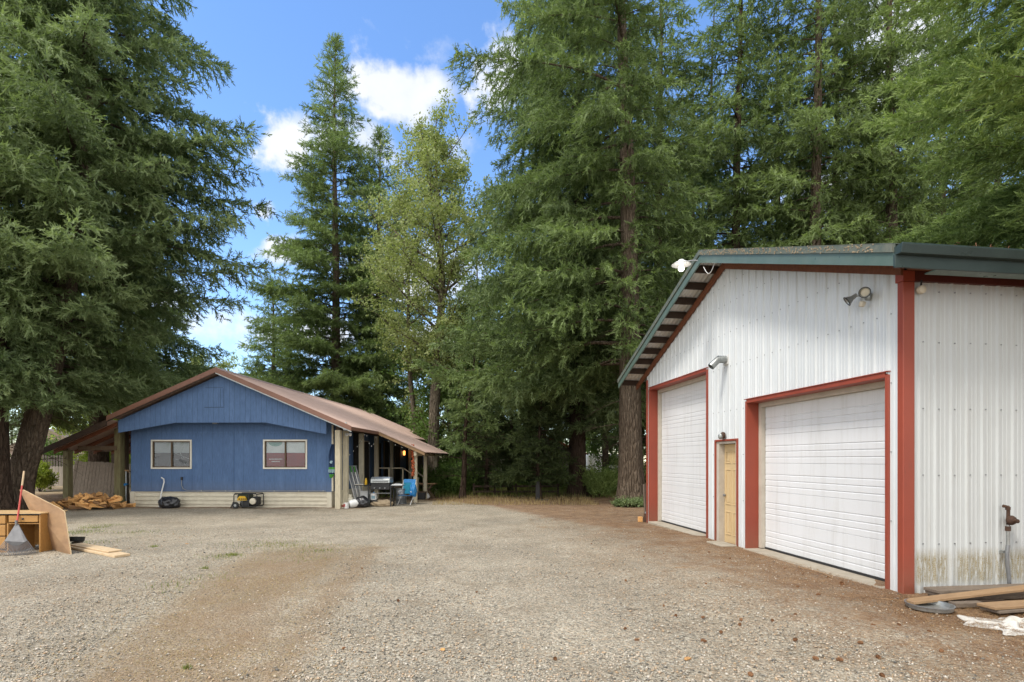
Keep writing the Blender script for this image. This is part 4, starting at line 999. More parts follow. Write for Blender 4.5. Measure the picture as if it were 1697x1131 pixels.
def conifer(H, r0, hb, rad, seed, nb=150, size=.34, dens=1.0, kind='plume', leafm='spruce', barkm='bark', droop=.5, hang=.4, lean=(0, 0), sidefn=None, root=None, step=.24, zmax=None, dead=10, gap=0.0, tilt=.25, name=None, label=None, loc=(0, 0, 0), group=None, rz=0, flatness=.5, bare=.12):
    """spruce or fir: trunk with every limb, and a crown of needle sprays along the branchlets"""
    hang *= .68; nb = int(nb * 1.25); step *= .56; dens *= 1.35
    rng = np.random.default_rng(seed); wood = Acc()
    tr, ax, tr_r = trunk_arr(H, r0, lean, rng); wood.add(tr)
    PP = []; FF = []; SS = []; TT = []
    f = ((np.arange(nb) + rng.random(nb)) / nb) ** 1.15; hs = hb + (H - hb - .3) * f
    if zmax: hs = hs[hs < zmax]
    az = np.arange(len(hs)) * 2.39996 + rng.normal(0, .35, len(hs))
    for h, a in zip(hs, az):
        fr = (h - hb) / (H - hb); L = rad(fr) * rng.uniform(.66, 1.12)
        if sidefn: L *= sidefn(a, h)
        if rng.random() < gap: L *= rng.uniform(.25, .6)
        if L < .25: continue
        o = np.array([math.cos(a), math.sin(a), 0]); side = np.array([-o[1], o[0], 0]); c = ax(h)
        s1 = np.interp(fr, [0, .5, .85, 1], [.05, .12, .45, 1.2]) + rng.normal(0, .07) + tilt * .3; s2 = droop * np.interp(fr, [0, .6, 1], [1, .8, .2]) * rng.uniform(.7, 1.3); up_ = .34 * (1 - fr)
        bow = rng.normal(0, .10) * L
        def pt(t):
            t = np.asarray(t)[:, None]
            return np.array([c[0], c[1], h]) + o * L * t + side * bow * t ** 2 + np.array([0, 0, 1.]) * L * (s1 * t - s2 * t ** 2 + up_ * s2 / .5 * t ** 4)
        tt = np.linspace(0, 1, 7); wood.add(taper(pt(tt), np.interp(tt, [0, .5, 1], [min(.016 + .009 * L, tr_r(h) * .5), .006 + .003 * L, .003]), 4))
        n1 = max(4, int(L / step)); t1 = np.linspace(bare + .1 * rng.random(), .99, n1) + rng.normal(0, .3 / n1, n1); t1 = np.clip(t1, .05, 1)
        base = pt(t1); dirs = unit(pt(t1 + .03) - pt(t1 - .03)); clump = rng.random()
        for sd in (-1, 1, 0):
            keep = rng.random(n1) < (.94 if sd else .55)
            b = base[keep]; dd = dirs[keep]; tq = t1[keep]; m = len(b)
            if m == 0: continue
            bl = (.17 * L + .34) * np.clip((1 - tq) * 1.7 + .28, 0, 1) * np.clip(tq * 4, .4, 1) * rng.uniform(.6, 1.25, m)
            if sd == 0:
                bl *= .55; d2 = dd + np.array([0, 0, .55]) + rng.normal(0, .3, (m, 3))
            else:
                an = rng.uniform(.55, 1.15, m)[:, None]; d2 = dd * np.cos(an) + side * sd * np.sin(an) + rng.normal(0, .10, (m, 3))
            d2 = unit(d2); ns = np.maximum(1, (bl / (size * .42) * dens).astype(int)); mx = ns.max()
            k = np.arange(mx)[None]; ok = k < ns[:, None]; u = (k + rng.random((m, mx))) / ns[:, None]
            dr = hang * rng.uniform(.6, 1.4, m)[:, None]
            pos = b[:, None] + d2[:, None] * (bl[:, None] * u)[..., None]; pos[..., 2] -= dr * bl[:, None] * u ** 1.6
            fw_ = np.repeat(d2[:, None], mx, 1).copy(); fw_[..., 2] -= dr * u * 1.2
            fw_ += rng.normal(0, .45, fw_.shape)
            hangm = rng.random((m, mx)) < hang * .55
            fw_[hangm] = fw_[hangm] * .45 + np.array([0, 0, -1.0])
            pos = pos[ok]; fw_ = fw_[ok]; uu = u[ok]
            PP.append(pos); FF.append(fw_); SS.append(size * rng.uniform(.5, 1.2, len(pos)))
            TT.append(np.clip(.08 + .34 * clump + .34 * rng.random(len(pos)) + .30 * (uu > .66) * rng.random(len(pos)), 0, 1))
    # leader
    if not zmax:
        m = 50; z = H - rng.random(m) * 1.2; PP.append(np.stack([np.full(m, ax(H)[0]), np.full(m, ax(H)[1]), z], -1)); FF.append(np.stack([rng.normal(0, 1, m), rng.normal(0, 1, m), np.full(m, .9)], -1)); SS.append(np.full(m, size * .8)); TT.append(rng.random(m) * .6 + .2)
    # dead bare twigs below the crown
    for i in range(dead):
        h = rng.uniform(hb * .35, hb * 1.25 + .5); a = rng.random() * 6.28; L = rng.uniform(.5, 2.2); c = ax(h); o = np.array([math.cos(a), math.sin(a), 0])
        tt = np.linspace(0, 1, 4)[:, None]; p = np.array([c[0], c[1], h]) + o * L * tt + np.array([0, 0, 1]) * L * (rng.uniform(-.3, .3) * tt - .25 * tt ** 2)
        wood.add(taper(p, [.022, .016, .01, .004], 3))
        for k in range(4):
            q = p[1 + k % 2] ; e = q + o * .5 + rng.normal(0, .3, 3); wood.add(taper([q, (q + e) / 2 + [0, 0, .04], e], [.008, .006, .002], 3))
    if root is None: root = thing(name, label, 'tree', loc, rz, group)
    V, T = wood.get(); t_ = np_mesh('trunk', V, T, M[barkm], root); t_.data.shade_smooth()
    Pp = np.concatenate(PP); print('SPRIGS', name, seed, len(Pp)); foliage('crown', Pp, np.concatenate(FF), np.concatenate(SS), np.concatenate(TT), kind, M[leafm], root, rng, flatness)
    return root, len(Pp)
def broadleaf(H, r0, hb, spread, seed, nl=26, size=.2, leafm='decid', barkm='barkpale', per=420, name='cottonwood_tree', label='', loc=(0, 0, 0), forks=((0, 0),), group=None, prof=None, clus=.75, cat='tree'):
    rng = np.random.default_rng(seed); wood = Acc(); PP = []; TT = []
    for (lx, ly) in forks:
        tr, ax, tr_r = trunk_arr(H * rng.uniform(.9, 1), r0, (lx, ly), rng, flare=.25, wob=.5); wood.add(tr)
        for i in range(nl):
            f = (i + rng.random()) / nl; h = hb + (H * .93 - hb) * f; a = i * 2.4 + rng.normal(0, .4); c = ax(h)
            L = spread * (prof(f) if prof else math.sin(math.pi * (.18 + .75 * f)) ** .8) * rng.uniform(.65, 1.15); o = np.array([math.cos(a), math.sin(a), 0])
            rise = rng.uniform(.35, .95); tt = np.linspace(0, 1, 8)
            p = np.array([c[0], c[1], h]) + o * L * tt[:, None] * .85 + np.array([0, 0, 1]) * (L * rise * tt ** 1.3)[:, None] + rng.normal(0, .06 * L, 3) * (tt ** 2)[:, None]
            wood.add(taper(p, np.linspace(min(.05 + .012 * L, tr_r(h) * .55), .01, 8), 5))
            for j in range(int(4 + L * 2.2)):
                t = rng.uniform(.25, 1); q = np.array([np.interp(t, tt, p[:, k]) for k in range(3)]); e = q + rng.normal(0, 1, 3) * [.34 * L, .34 * L, .26 * L] * (1.15 - .4 * t) + [0, 0, .12 * L]
                wood.add(taper([q, (q + e) / 2 + rng.normal(0, .08, 3), e], [.02, .013, .004], 3))
                cl = rng.random(); m = int(per / 12 * rng.uniform(.5, 1.4)); u = rng.random((m, 1)) ** .6
                PP.append(q + (e - q) * u + rng.normal(0, clus * .33, (m, 3)) * [1, 1, .75]); TT.append(np.clip(.2 + .35 * cl + .45 * rng.random(m), 0, 1))
    Pp = np.concatenate(PP); root = thing(name, label, cat, loc, 0, group)
    V, T = wood.get(); np_mesh('trunk', V, T, M[barkm], root).data.shade_smooth()
    foliage('crown', Pp, rng.normal(size=Pp.shape), size * rng.uniform(.7, 1.3, len(Pp)), np.concatenate(TT), 'leaf', M[leafm], root, rng, .2)
    return root, len(Pp)
def bush(name, label, loc, r, h, seed, n=1600, size=.14, leafm='shrub', kind='leaf', cat='bush', group=None):
    rng = np.random.default_rng(seed); root = thing(name, label, cat, loc, 0, group); wood = Acc(); PP = []; TT = []; FF = []
    for i in range(14):
        a = rng.random() * 6.28; q = rng.random() ** .5; e = np.array([math.cos(a) * r * q, math.sin(a) * r * q, h * rng.uniform(.55, 1) * (1 - .45 * q * q)])
        wood.add(taper([[0, 0, -.05], e * [.4, .4, .55] + rng.normal(0, .05, 3), e], [.02, .014, .005], 4)); m = n // 14; c = rng.random()
        P_ = e * rng.uniform(.35, 1.05, (m, 1)) + rng.normal(0, .17 * r, (m, 3)); P_[:, 2] = np.abs(P_[:, 2]); PP.append(P_); FF.append(e + rng.normal(0, .6 * h, (m, 3)) + [0, 0, .3]); TT.append(.2 + .3 * c + .5 * rng.random(m))
    V, T = wood.get(); np_mesh('stems', V, T, M['barkdark'], root)
    Pp = np.concatenate(PP); foliage('leaves', Pp, np.concatenate(FF), size * rng.uniform(.6, 1.3, len(Pp)), np.concatenate(TT), kind, M[leafm], root, rng, .3)
    return root
tot = 0
def at(px, D): return tuple(gp(px, D))
# --- the two huge old spruces on the left, and one behind the carport
sp = lambda R0, p=.72: (lambda f: R0 * (1 - f) ** p)
conifer(31, .40, 3.6, sp(7.7, .98), 21, nb=200, size=.36, droop=.42, hang=.5, lean=(3.0, -.2, 9.5), loc=at(20, 18.6), name='spruce_tree', step=.34,
        sidefn=lambda a, h: (1.0 if h > 4.5 else .8) * (1 if math.cos(a) < .15 else .30 if h < 6 else .5 if h < 7.5 else .85 if h < 9 else 1.05), zmax=22, dead=26,
        label='huge old spruce with leaning trunk at the left edge, branches over the carport')
conifer(29, .46, 3.8, sp(6.8, .6), 22, nb=150, size=.37, droop=.42, hang=.5, loc=at(-14, 17.2), name='spruce_tree', step=.34, zmax=22,
        sidefn=lambda a, h: (.8 if h > 9 else .62) * (.6 if math.cos(a) > .3 and h < 8 else 1), barkm='barkdark', dead=12, label='dark thick trunked spruce cut off by the left edge')
conifer(24, .42, 5.0, sp(6.6, .95), 23, nb=140, size=.40, droop=.40, hang=.5, loc=at(165, 27), name='spruce_tree', step=.36, barkm='barkdark', dead=20,
        label='tall spruce standing behind the carport of the blue house')
# --- the pointed firs behind the blue house
conifer(35.2, .42, 2.0, lambda f: 7.6 * (1 - f) ** .72, 31, nb=215, size=.44, dens=1.25, kind='plume', leafm='fir', droop=.30, hang=.30, loc=at(556, 42), name='fir_tree', step=.40, gap=.16, dead=8, tilt=.1,
        label='tall pointed fir with its whole tip against the sky, behind the house')
conifer(28.5, .38, 2.0, lambda f: 5.6 * (1 - f) ** .7, 32, nb=150, dens=1.2, size=.46, leafm='fir', droop=.45, hang=.5, loc=at(628, 43), name='fir_tree', step=.42, gap=.2, dead=10,
        label='shorter drooping fir close against the right side of the tall pointed fir')
conifer(17, .3, 1.5, lambda f: 5.0 * (1 - f) ** .7, 33, nb=130, size=.48, leafm='fir', droop=.4, hang=.4, loc=at(452, 46), name='fir_tree', step=.44, gap=.1,
        label='low spreading fir behind the house roof left of the pointed fir')
# --- light green cottonwood between the firs
broadleaf(22.6, .36, 6.0, 4.3, 41, nl=36, size=.24, per=400, loc=at(717, 31), label='tall airy light green cottonwood with a bare double trunk behind the porch', forks=((.6, 0),), clus=.75)
broadleaf(19.5, .2, 7, 3.2, 42, nl=20, size=.22, per=300, loc=at(699, 33.5), label='thinner light green cottonwood leaning left of the tall airy one', forks=((-1.6, 0),), clus=.8)
# --- central spruces
conifer(27, .47, 5.5, lambda f: 6.6 * (1 - f) ** .62, 51, nb=125, size=.36, leafm='fir', droop=.62, hang=.6, loc=at(1046, 21.0), name='spruce_tree', step=.32, zmax=23, gap=.15, dead=26, lean=(-.35, 0),
        sidefn=lambda a, h: ((1.55 if h > 16.5 else 1.15) if math.cos(a) < -.3 else .68) * (.3 if math.sin(a) < -.5 and h < 13 else 1), label='big spruce whose thick rough trunk stands just left of the garage corner')
conifer(27, .42, 3.4, lambda f: 6.6 * (1 - f) ** .40, 52, nb=190, size=.40, leafm='spruce', droop=.62, hang=.7, loc=at(957, 26.2), name='spruce_tree', step=.34, dead=12, barkm='barkdark',
        sidefn=lambda a, h: (1.05 if math.cos(a) < 0 else .8) * (.42 if h < 4.6 else .7 if h < 6.2 else 1), label='weeping spruce with foliage hanging almost to the ground in the middle of the picture')
conifer(22, .2, 6, lambda f: 3.6 * (1 - f) ** .6, 53, nb=70, size=.44, leafm='fir', droop=.5, hang=.6, loc=at(1003, 34), name='fir_tree', dead=14, label='slim fir seen through the gap between the two big central trunks')
# --- firs behind the garage
trunkshow = lambda a, h: .62 if math.sin(a) < -.5 and h < 15 else 1
proto = []
for i, (px, D, H, r, R_, gp_, lf, lab) in enumerate([
    (1092, 27, 29, .30, 4.0, .3, 'fir', 'fir with bare twiggy trunk rising behind the garage gable lamp'),
    (1222, 26, 30, .30, 4.4, .3, 'fir', 'dark trunked fir behind the middle of the garage roof, left of the paired trunks'),
    (1352, 24.5, 31, .34, 4.8, .2, 'fir', 'left one of the paired fir trunks behind the garage roof'),
    (1382, 26.5, 29, .28, 4.2, .25, 'firgreen', 'right one of the paired fir trunks behind the garage roof'),
    (1478, 25, 30, .36, 4.6, .25, 'fir', 'thick trunked fir behind the garage where white sky shows through'),
    (1180, 33, 31, .26, 4.3, .25, 'fir', 'thin far fir between the gable lamp and the middle of the garage roof'),
    (1290, 34, 32, .28, 4.6, .2, 'fir', 'far fir filling the gap left of the paired fir trunks'),
    (1560, 29, 31, .3, 5.0, .1, 'fir', 'dense fir behind the garage, next to the bright green overhanging branches'),
    (1650, 33, 32, .3, 5.2, .1, 'fir', 'fir behind the right end of the garage roof')]):
    rt, n = conifer(H, r, 5.5 if D < 30 else 3, (lambda R_: (lambda f: R_ * (1 - f) ** .45 * (.72 + .28 * min(1, f * 5))))(R_), 60 + i, nb=135, size=.42, leafm=lf, droop=.42, hang=.55, loc=at(px, D), name='fir_tree', step=.40, gap=gp_, sidefn=trunkshow, dead=46 if D < 30 else 20, zmax=25, barkm='barkdark' if i in (1, 5, 6) else 'bark', label=lab)
    if D > 30 or i in (0, 2): proto.append(rt)
# --- bright Douglas fir hanging into the picture from the right, close to the camera
conifer(14, .26, 3.9, lambda f: 6.2 * (1 - f) ** .28, 71, nb=120, size=.155, leafm='firgreen', kind='plume', droop=.30, hang=.22, loc=(10.4, 6.1, 0), name='fir_tree', step=.19, dens=1.25, dead=0, tilt=.35, flatness=.4,
        sidefn=lambda a, h: (1.0 if math.cos(a) < .3 else .5) * (1 if h > 5.2 else .6 if h > 4.4 else .72), label='bright green fir reaching in from the right edge over the garage roof')
# --- small dark understorey firs
conifer(5.2, .10, .9, lambda f: 2.0 * (1 - f) ** .6, 81, nb=46, size=.24, leafm='blackfir', kind='plume', droop=.35, hang=.3, loc=at(893, 24.4), name='young_fir', dead=4, barkm='barkdark', step=.24, label='young dark fir with a bare black stem under the weeping spruce')
conifer(6.2, .10, .7, lambda f: 2.0 * (1 - f) ** .6, 82, nb=42, size=.26, leafm='blackfir', kind='plume', droop=.3, hang=.3, loc=at(806, 27.5), name='young_fir', dead=6, barkm='barkdark', step=.28, label='young dark fir in front of the cabin with the red roof')
conifer(7.5, .12, 2.2, lambda f: 2.2 * (1 - f) ** .5, 83, nb=34, size=.24, leafm='fir', kind='plume', droop=.3, hang=.4, loc=at(766, 24.6), lean=(.5, 0), name='young_fir', dead=16, barkm='barkdark', gap=.4, step=.34, label='scraggly thin fir with leaning stem just right of the porch')
conifer(8.0, .12, .8, lambda f: 2.3 * (1 - f) ** .7, 84, nb=46, size=.28, leafm='blackfir', kind='plume', droop=.4, hang=.4, loc=at(846, 29), name='young_fir', dead=6, barkm='barkdark', step=.3, label='dark fir filling the gap between the cabin roof and the weeping spruce')
# --- far forest wall: shared meshes, each tree its own object
random.seed(12)
far = [(20, 60), (95, 66), (-60, 50), (240, 62), (330, 70), (395, 58), (520, 72), (600, 64), (668, 58), (745, 66), (790, 50), (835, 60), (880, 46), (925, 56), (985, 62), (1030, 52), (1060, 38), (1075, 58), (1130, 48), (1150, 40), (1230, 50), (1320, 46), (1400, 52), (1440, 36), (1520, 44), (1600, 42), (1700, 46), (1800, 36), (1760, 28)]
flab = ['distant fir far behind the leaning spruce trunk at the left edge', 'distant fir far behind the silvery board fence', 'distant fir beyond the left edge of the yard', 'distant fir low behind the carport roof',
        'farthest fir behind the left slope of the house roof', 'distant fir showing above the left house roof', 'distant fir directly behind the pointed fir', 'distant fir low behind the middle of the house roof', 'distant fir behind the far eave of the house',
        'distant fir straight above the end of the porch roof', 'distant fir right behind the alder by the cabin', 'distant fir above the red cabin roof', 'nearer background fir behind the weeping spruce foliage', 'distant fir behind the trunk of the weeping spruce',
        'distant fir in the gap left of the thick central trunk', 'background fir directly behind the thick central trunk', 'background fir just left of the garage eave, the nearest there', 'farther fir above the low end of the garage eave', 'distant fir above the gable lamp',
        'nearer background fir right of the gable lamp', 'distant fir behind the fir over the middle of the garage roof', 'distant fir left of the paired fir trunks', 'distant fir right behind the paired fir trunks', 'background fir between the paired trunks and the thick trunk',
        'distant fir where white sky shows above the garage', 'distant fir above the garage corner post', 'distant fir behind the right end of the garage roof', 'background fir beyond the upper right corner', 'background fir behind the bright green bough']
for i, (px, D) in enumerate(far):
    s = proto[(i * 3 + 1) % len(proto)]; c = copy_tree(s); c.location = gp(px, D); c.rotation_euler = (0, 0, random.uniform(0, 6.28))
    k = random.uniform(.62, .9) if px < 1000 else random.uniform(.85, 1.05)
    if px < 760: k = (random.uniform(6.5, 9.5) if 400 < px < 640 or px < 400 else random.uniform(8, 11)) * D / 60 / 30
    c.scale = (k * 1.15 if px < 760 else k, k * 1.15 if px < 760 else k, k)
    c['label'] = flab[i]; c['group'] = 'far forest firs beyond the yard'
# --- leafy trees: behind the carport, behind the fence, in the gaps
broadleaf(8.5, .16, 1.4, 3.4, 91, nl=20, size=.28, leafm='maple', per=360, loc=at(150, 36), name='maple_tree', label='yellow green maple seen through under the carport roof')
broadleaf(7.0, .16, 1.2, 3.0, 92, nl=16, size=.26, leafm='maple', per=320, loc=at(215, 33), name='maple_tree', label='yellow green maple right behind the carport post')
broadleaf(11, .2, 3, 4.2, 93, nl=20, size=.3, leafm='decid', per=300, loc=at(330, 50), name='maple_tree', label='light green tree showing above the left slope of the house roof')
broadleaf(12.5, .22, 1.5, 4.4, 94, nl=24, size=.30, leafm='decid', per=360, loc=at(782, 38), name='alder_tree', label='leafy alder between the cottonwood and the red roofed cabin')
broadleaf(9.0, .2, 1.5, 3.6, 95, nl=20, size=.28, leafm='shrub', per=340, loc=at(742, 34), name='alder_tree', label='leafy green alder just beyond the end of the porch')
broadleaf(12, .2, 1.2, 3.8, 96, nl=22, size=.3, leafm='shrub', per=320, loc=at(1005, 44), name='alder_tree', label='leafy tree glimpsed between the two big central trunks')
broadleaf(8, .15, 1.5, 2.6, 97, nl=14, size=.24, leafm='decid', per=260, loc=at(668, 46), name='alder_tree', label='small pale alder behind the far end of the house roof')
# ------------------------------------------------------------------ things about the yard
def rotz(a): return Matrix.Rotation(a, 4, 'Z')
# desk at the left edge
D0 = 9.8; xr = PX(67, D0)
dz_ = G(xr, D0)
desk = thing('desk', 'honey coloured wooden kneehole desk standing on the gravel by the leaning plywood', 'desk', (xr, D0, dz_), R(2))
MB().box(-1.32, .02, -.02, .60, .70, .725).build('desk_top', M['desktop'], desk, bevel=.004)
MB().box(-1.32, .022, -.024, -.0205, .70, .712).build('top_edge', M['black'], desk)
MB().box(-.025, 0, .0, .58, .0, .70).build('side_panel', M['desk'], desk, bevel=.002)
MB().box(-1.30, -1.275, .0, .58, .0, .70).build('side_panel', M['desk'], desk)
MB().box(-.60, -.575, .0, .58, .0, .54).build('side_panel', M['desk'], desk)
MB().box(-1.275, -.6, .01, .58, .0, .05).build('plinth', M['desk'], desk)
MB().box(-1.275, -.025, .56, .58, .05, .70).build('back_panel', M['desk'], desk)
MB().box(-.575, -.025, .01, .56, .52, .54).build('rail', M['desk'], desk)
def drawer(x0, x1, z0, z1):
    d = MB().box(x0, x1, -.012, .40, z0, z1).build('drawer', M['desk'], desk, bevel=.004)
    MB().lathe([(0, .0), (.016, 0), (.02, .012), (.012, .02), (0, .022)], 10, Matrix.Translation(((x0 + x1) / 2, -.012, (z0 + z1) / 2)) @ Matrix.Rotation(R(90), 4, 'X')).build('knob', M['black'], d)
drawer(-.56, -.04, .56, .68); drawer(-1.26, -.62, .53, .68); drawer(-1.26, -.62, .31, .51); drawer(-1.26, -.62, .07, .29)
# leaning plywood
def leaner(name, label, cat, pts, th, m, medge=None, group=None):
    """a flat board given by its corner points in space, given real thickness"""
    base = min(pts, key=lambda p: p.z); o0 = Vector(base)
    root = thing(name, label, cat, o0, 0, group); q = [Vector(p) - o0 for p in pts]
    n = (q[1] - q[0]).cross(q[2] - q[0]).normalized()
    if n.y > 0: n = -n
    k = len(q); mb = MB(); mb.add(q + [v - n * th for v in q], [tuple(range(k)), tuple(range(k, 2 * k))])
    mb.build('face_sheet', m, root)
    e = MB(); e.add(q + [v - n * th for v in q], [(i, (i + 1) % k, k + (i + 1) % k, k + i) for i in range(k)]); e.build('edge', medge or m, root)
    return root
bl_ = gp(80, 10.2); br_ = gp(117, 9.55); 
leaner('plywood_sheet', 'weathered brown plywood offcut with a slanted top leaning on the desk', 'plywood', [bl_, br_, P(106, 848, 9.75), P(97, 842, 9.8), P(38, 812, 10.45), P(32, 812, 10.5)], .018, M['ply'], M['plyedge'])
# rake leaning on the desk
b0 = gp(29, 9.45); rk = thing('leaf_rake', 'fan shaped grey leaf rake with red and wooden handle leaning on the desk', 'rake', b0)
h0 = P(28, 868, 9.72) - b0; h1 = P(40, 781, 9.95) - b0; hm = h0.lerp(h1, .72)
MB().tube([h0, hm], .014, 8).build('handle', pm('faded_red_handle', (.55, .10, .08), (.45, .07, .06), 4, .6), rk)
MB().tube([hm, h1], .015, 8).build('handle_tip', M['lumber'], rk)
c0 = h0 + Vector((0, 0, 0)); lw = P(-6, 921, 9.42) - b0; rw = P(61, 917, 9.52) - b0; lw.z = .02; rw.z = .02
fan = MB(); a_ = c0.lerp(lw, .56); b_ = c0.lerp(rw, .56); nn = 10
arc = [a_.lerp(b_, t) + Vector((0, -.02, -.09 * math.sin(math.pi * t))) for t in np.linspace(0, 1, nn)]
fan.add([c0 + Vector((-.02, 0, 0)), c0 + Vector((.02, 0, 0))] + arc + [c0 + Vector((-.02, .008, 0)), c0 + Vector((.02, .008, 0))] + [p + Vector((0, .008, 0)) for p in arc],
        [tuple([0] + list(range(2, 2 + nn)) + [1]), tuple([nn + 2] + list(range(nn + 4, nn * 2 + 4)) + [nn + 3])] + [(2 + i, 3 + i, nn + 5 + i, nn + 4 + i) for i in range(nn - 1)])
fan.build('rake_head', M['rakegrey'], rk)
for t in np.linspace(0, 1, 24):
    s_ = a_.lerp(b_, t) + Vector((0, -.015, -.09 * math.sin(math.pi * t))); e_ = lw.lerp(rw, t) + Vector((0, -.02, -.055 * math.sin(math.pi * t) + .03)); e_.z = max(e_.z, .01)
    MB().tube([s_, s_.lerp(e_, .88), e_, e_ + Vector((0, .03, -.01))], .005, 4).build('tine', M['rakegrey'], rk)
m1 = MB(); m1.tube([c0.lerp(lw, .8).lerp(c0.lerp(rw, .8), t) + Vector((0, -.02, -.075 * math.sin(math.pi * t))) for t in np.linspace(0, 1, 9)], .006, 4); m1.build('tine_brace', M['grey'], rk)
MB().tube([h0 + Vector((0, -.012, -.10)), h0 + Vector((0, -.012, .06))], .02, 8).build('ferrule', M['grey'], rk)
# dark leaning timber by the trunk
q0 = gp(63, 17.2); tb = thing('leaning_timber', 'dark square timber leaning beside the big spruce trunk', 'timber', q0)
MB().bar((0, 0, 0), P(46, 798, 17.5) - q0, .10).build('timber', M['dkwood'], tb)
# oil pan and two planks on the gravel
c_ = gp(126, 10.7); op = thing('plastic_pan', 'shallow round black plastic pan behind the planks on the gravel', 'pan', c_ + Vector((0, 0, .07)), 0)
MB().lathe([(0, 0), (.24, 0), (.27, .03), (.285, .15), (.275, .152), (.255, .04), (0, .015)], 28, Matrix.Rotation(R(-7), 4, 'X')).build('pan_body', M['black'], op, shade=True)
MB().lathe([(.283, .145), (.295, .15), (.295, .16), (.28, .16)], 28, Matrix.Rotation(R(-7), 4, 'X')).build('rim', M['black'], op, shade=True)
MB().cbox((.05, 0, -.055), (.35, .15, .10)).build('block_under', M['greyboard'], op); op.scale = (.5, .5, .62)
def plank(name, label, a, b, w, h, z, m, group=None, cat='plank', roll=0):
    a = Vector(a); b = Vector(b); o = thing(name, label, cat, (a.x, a.y, z), math.atan2(b.y - a.y, b.x - a.x), group); L = (b - a).to_2d().length; dzz = b.z - a.z
    mb = MB(); n = 6; rr_ = random.Random(int(L * 1000))
    for i in range(n):
        x0, x1 = L * i / n, L * (i + 1) / n
    vs = []; 
    for i in range(n + 1):
        x = L * i / n; sag = rr_.uniform(-.002, .002); zz = dzz * i / n
        vs += [(x, -w / 2, zz + sag), (x, w / 2, zz + sag), (x, w / 2, zz + h + sag), (x, -w / 2, zz + h + sag)]
    fs = [(0, 1, 2, 3), (4 * n, 4 * n + 1, 4 * n + 2, 4 * n + 3)] + [(4 * i + k, 4 * i + (k + 1) % 4, 4 * i + 4 + (k + 1) % 4, 4 * i + 4 + k) for i in range(n) for k in range(4)]
    mb.add(vs, fs); mb.build('board', m, o, bevel=.003); return o
a = gp(122, 10.35); b = gp(203, 9.25)
plank('lumber_plank', 'lower pale plank of the two lying on the gravel by the desk', a, b, .24, .04, G(a.x, a.y) + .012, M['lumber'])
b2 = gp(191, 9.5); plank('lumber_plank', 'shorter pale plank lying on top of the lower one by the desk', a + Vector((.02, .03, 0)), b2, .22, .022, G(a.x, a.y) + .058, M['lumber'])
# firewood heap
rr = random.Random(6); log_protos = []
def log_mesh(i):
    mb = MB(); L = rr.uniform(.36, .46); s = rr.uniform(.075, .11); ang = [(0, 0), (s * 1.5, rr.uniform(-.01, .02)), (s * 1.2, s * .7), (s * .55, s * rr.uniform(.95, 1.2)), (rr.uniform(-.02, .01), s * .55)]
    vs = []; nseg = 4
    for k in range(nseg + 1):
        x = L * k / nseg - L / 2
        for (y, z) in ang: vs.append((x, y - s * .6 + rr.uniform(-.005, .005), z - s * .4 + rr.uniform(-.005, .005)))
    n = len(ang); fs = [tuple(range(n)), tuple(nseg * n + j for j in range(n))] + [(k * n + j, k * n + (j + 1) % n, (k + 1) * n + (j + 1) % n, (k + 1) * n + j) for k in range(nseg) for j in range(n)]
    mb.add(vs, fs); return mb
metas = [log_mesh(i) for i in range(6)]
hx = (PX(152, 19.35)); hy = 19.35; first = [None] * 6
logm2 = pm('split_firewood_bark', (.30, .16, .07), (.18, .10, .05), 6, .9, (2, 10, 10), .4, bscale=20)
for i in range(88):
    k = i % 6
    u = rr.gauss(0, .55); v = rr.gauss(0, .33); u = max(-1.25, min(1.25, u)); v = max(-.55, min(.75, v))
    hh_ = .50 * max(0, 1 - (u / 1.35) ** 2) * max(0, 1 - (v / .8) ** 2); z = .05 + hh_ * rr.uniform(.55, 1.0) if i > 30 else .05 + hh_ * .3
    if first[k] is None:
        o = metas[k].build('firewood_log', M['logs'] if k != 4 else logm2, None); first[k] = o
    else:
        o = first[k].copy(); col.objects.link(o)
    o.location = (hx + u, hy + v, G(hx + u, hy + v) + z)
    o.rotation_euler = (rr.uniform(0, 6.28), rr.gauss(0, .28), rr.choice((0, .3, -.5, 1.0, 2.6)) + rr.gauss(0, .45))
    tag(o, 'orange split firewood log lying in the heap before the carport', 'firewood', 'split logs of the firewood heap')
# weathered fence panel leaning inside the carport
pl_ = gp(113, 21.0); pr_ = gp(187, 20.9)
fpn = thing('fence_panel', 'large warped panel of grey weathered boards leaning under the carport', 'fence panel', pl_, 0)
tl = P(124.5, 764, 21.35) - pl_; trr = P(192, 767, 21.25) - pl_; br2 = pr_ - pl_; pb = 13
for i in range(pb):
    t0 = i / pb + .004; t1 = (i + 1) / pb - .002; off = Vector((0, rr.uniform(-.015, .015), rr.uniform(-.03, .02)))
    b0_, b1_ = Vector((0, 0, 0)).lerp(br2, t0), Vector((0, 0, 0)).lerp(br2, t1); t0_, t1_ = tl.lerp(trr, t0) + off, tl.lerp(trr, t1) + off
    bk_ = Vector((0, .022, 0)); MB().add([b0_, b1_, t1_, t0_, b0_ + bk_, b1_ + bk_, t1_ + bk_, t0_ + bk_], [(0, 1, 2, 3), (4, 5, 6, 7), (0, 1, 5, 4), (1, 2, 6, 5), (2, 3, 7, 6), (3, 0, 4, 7)]).build('board', M['panelboard'], fpn)
MB().bar(Vector((0, 0, 0)).lerp(tl, .2) + Vector((0, .06, 0)), br2.lerp(trr, .2) + Vector((0, .06, 0)), .06, .09).build('rail', M['greyboard'], fpn)
MB().bar(Vector((0, 0, 0)).lerp(tl, .8) + Vector((0, .06, 0)), br2.lerp(trr, .8) + Vector((0, .06, 0)), .06, .09).build('rail', M['greyboard'], fpn)
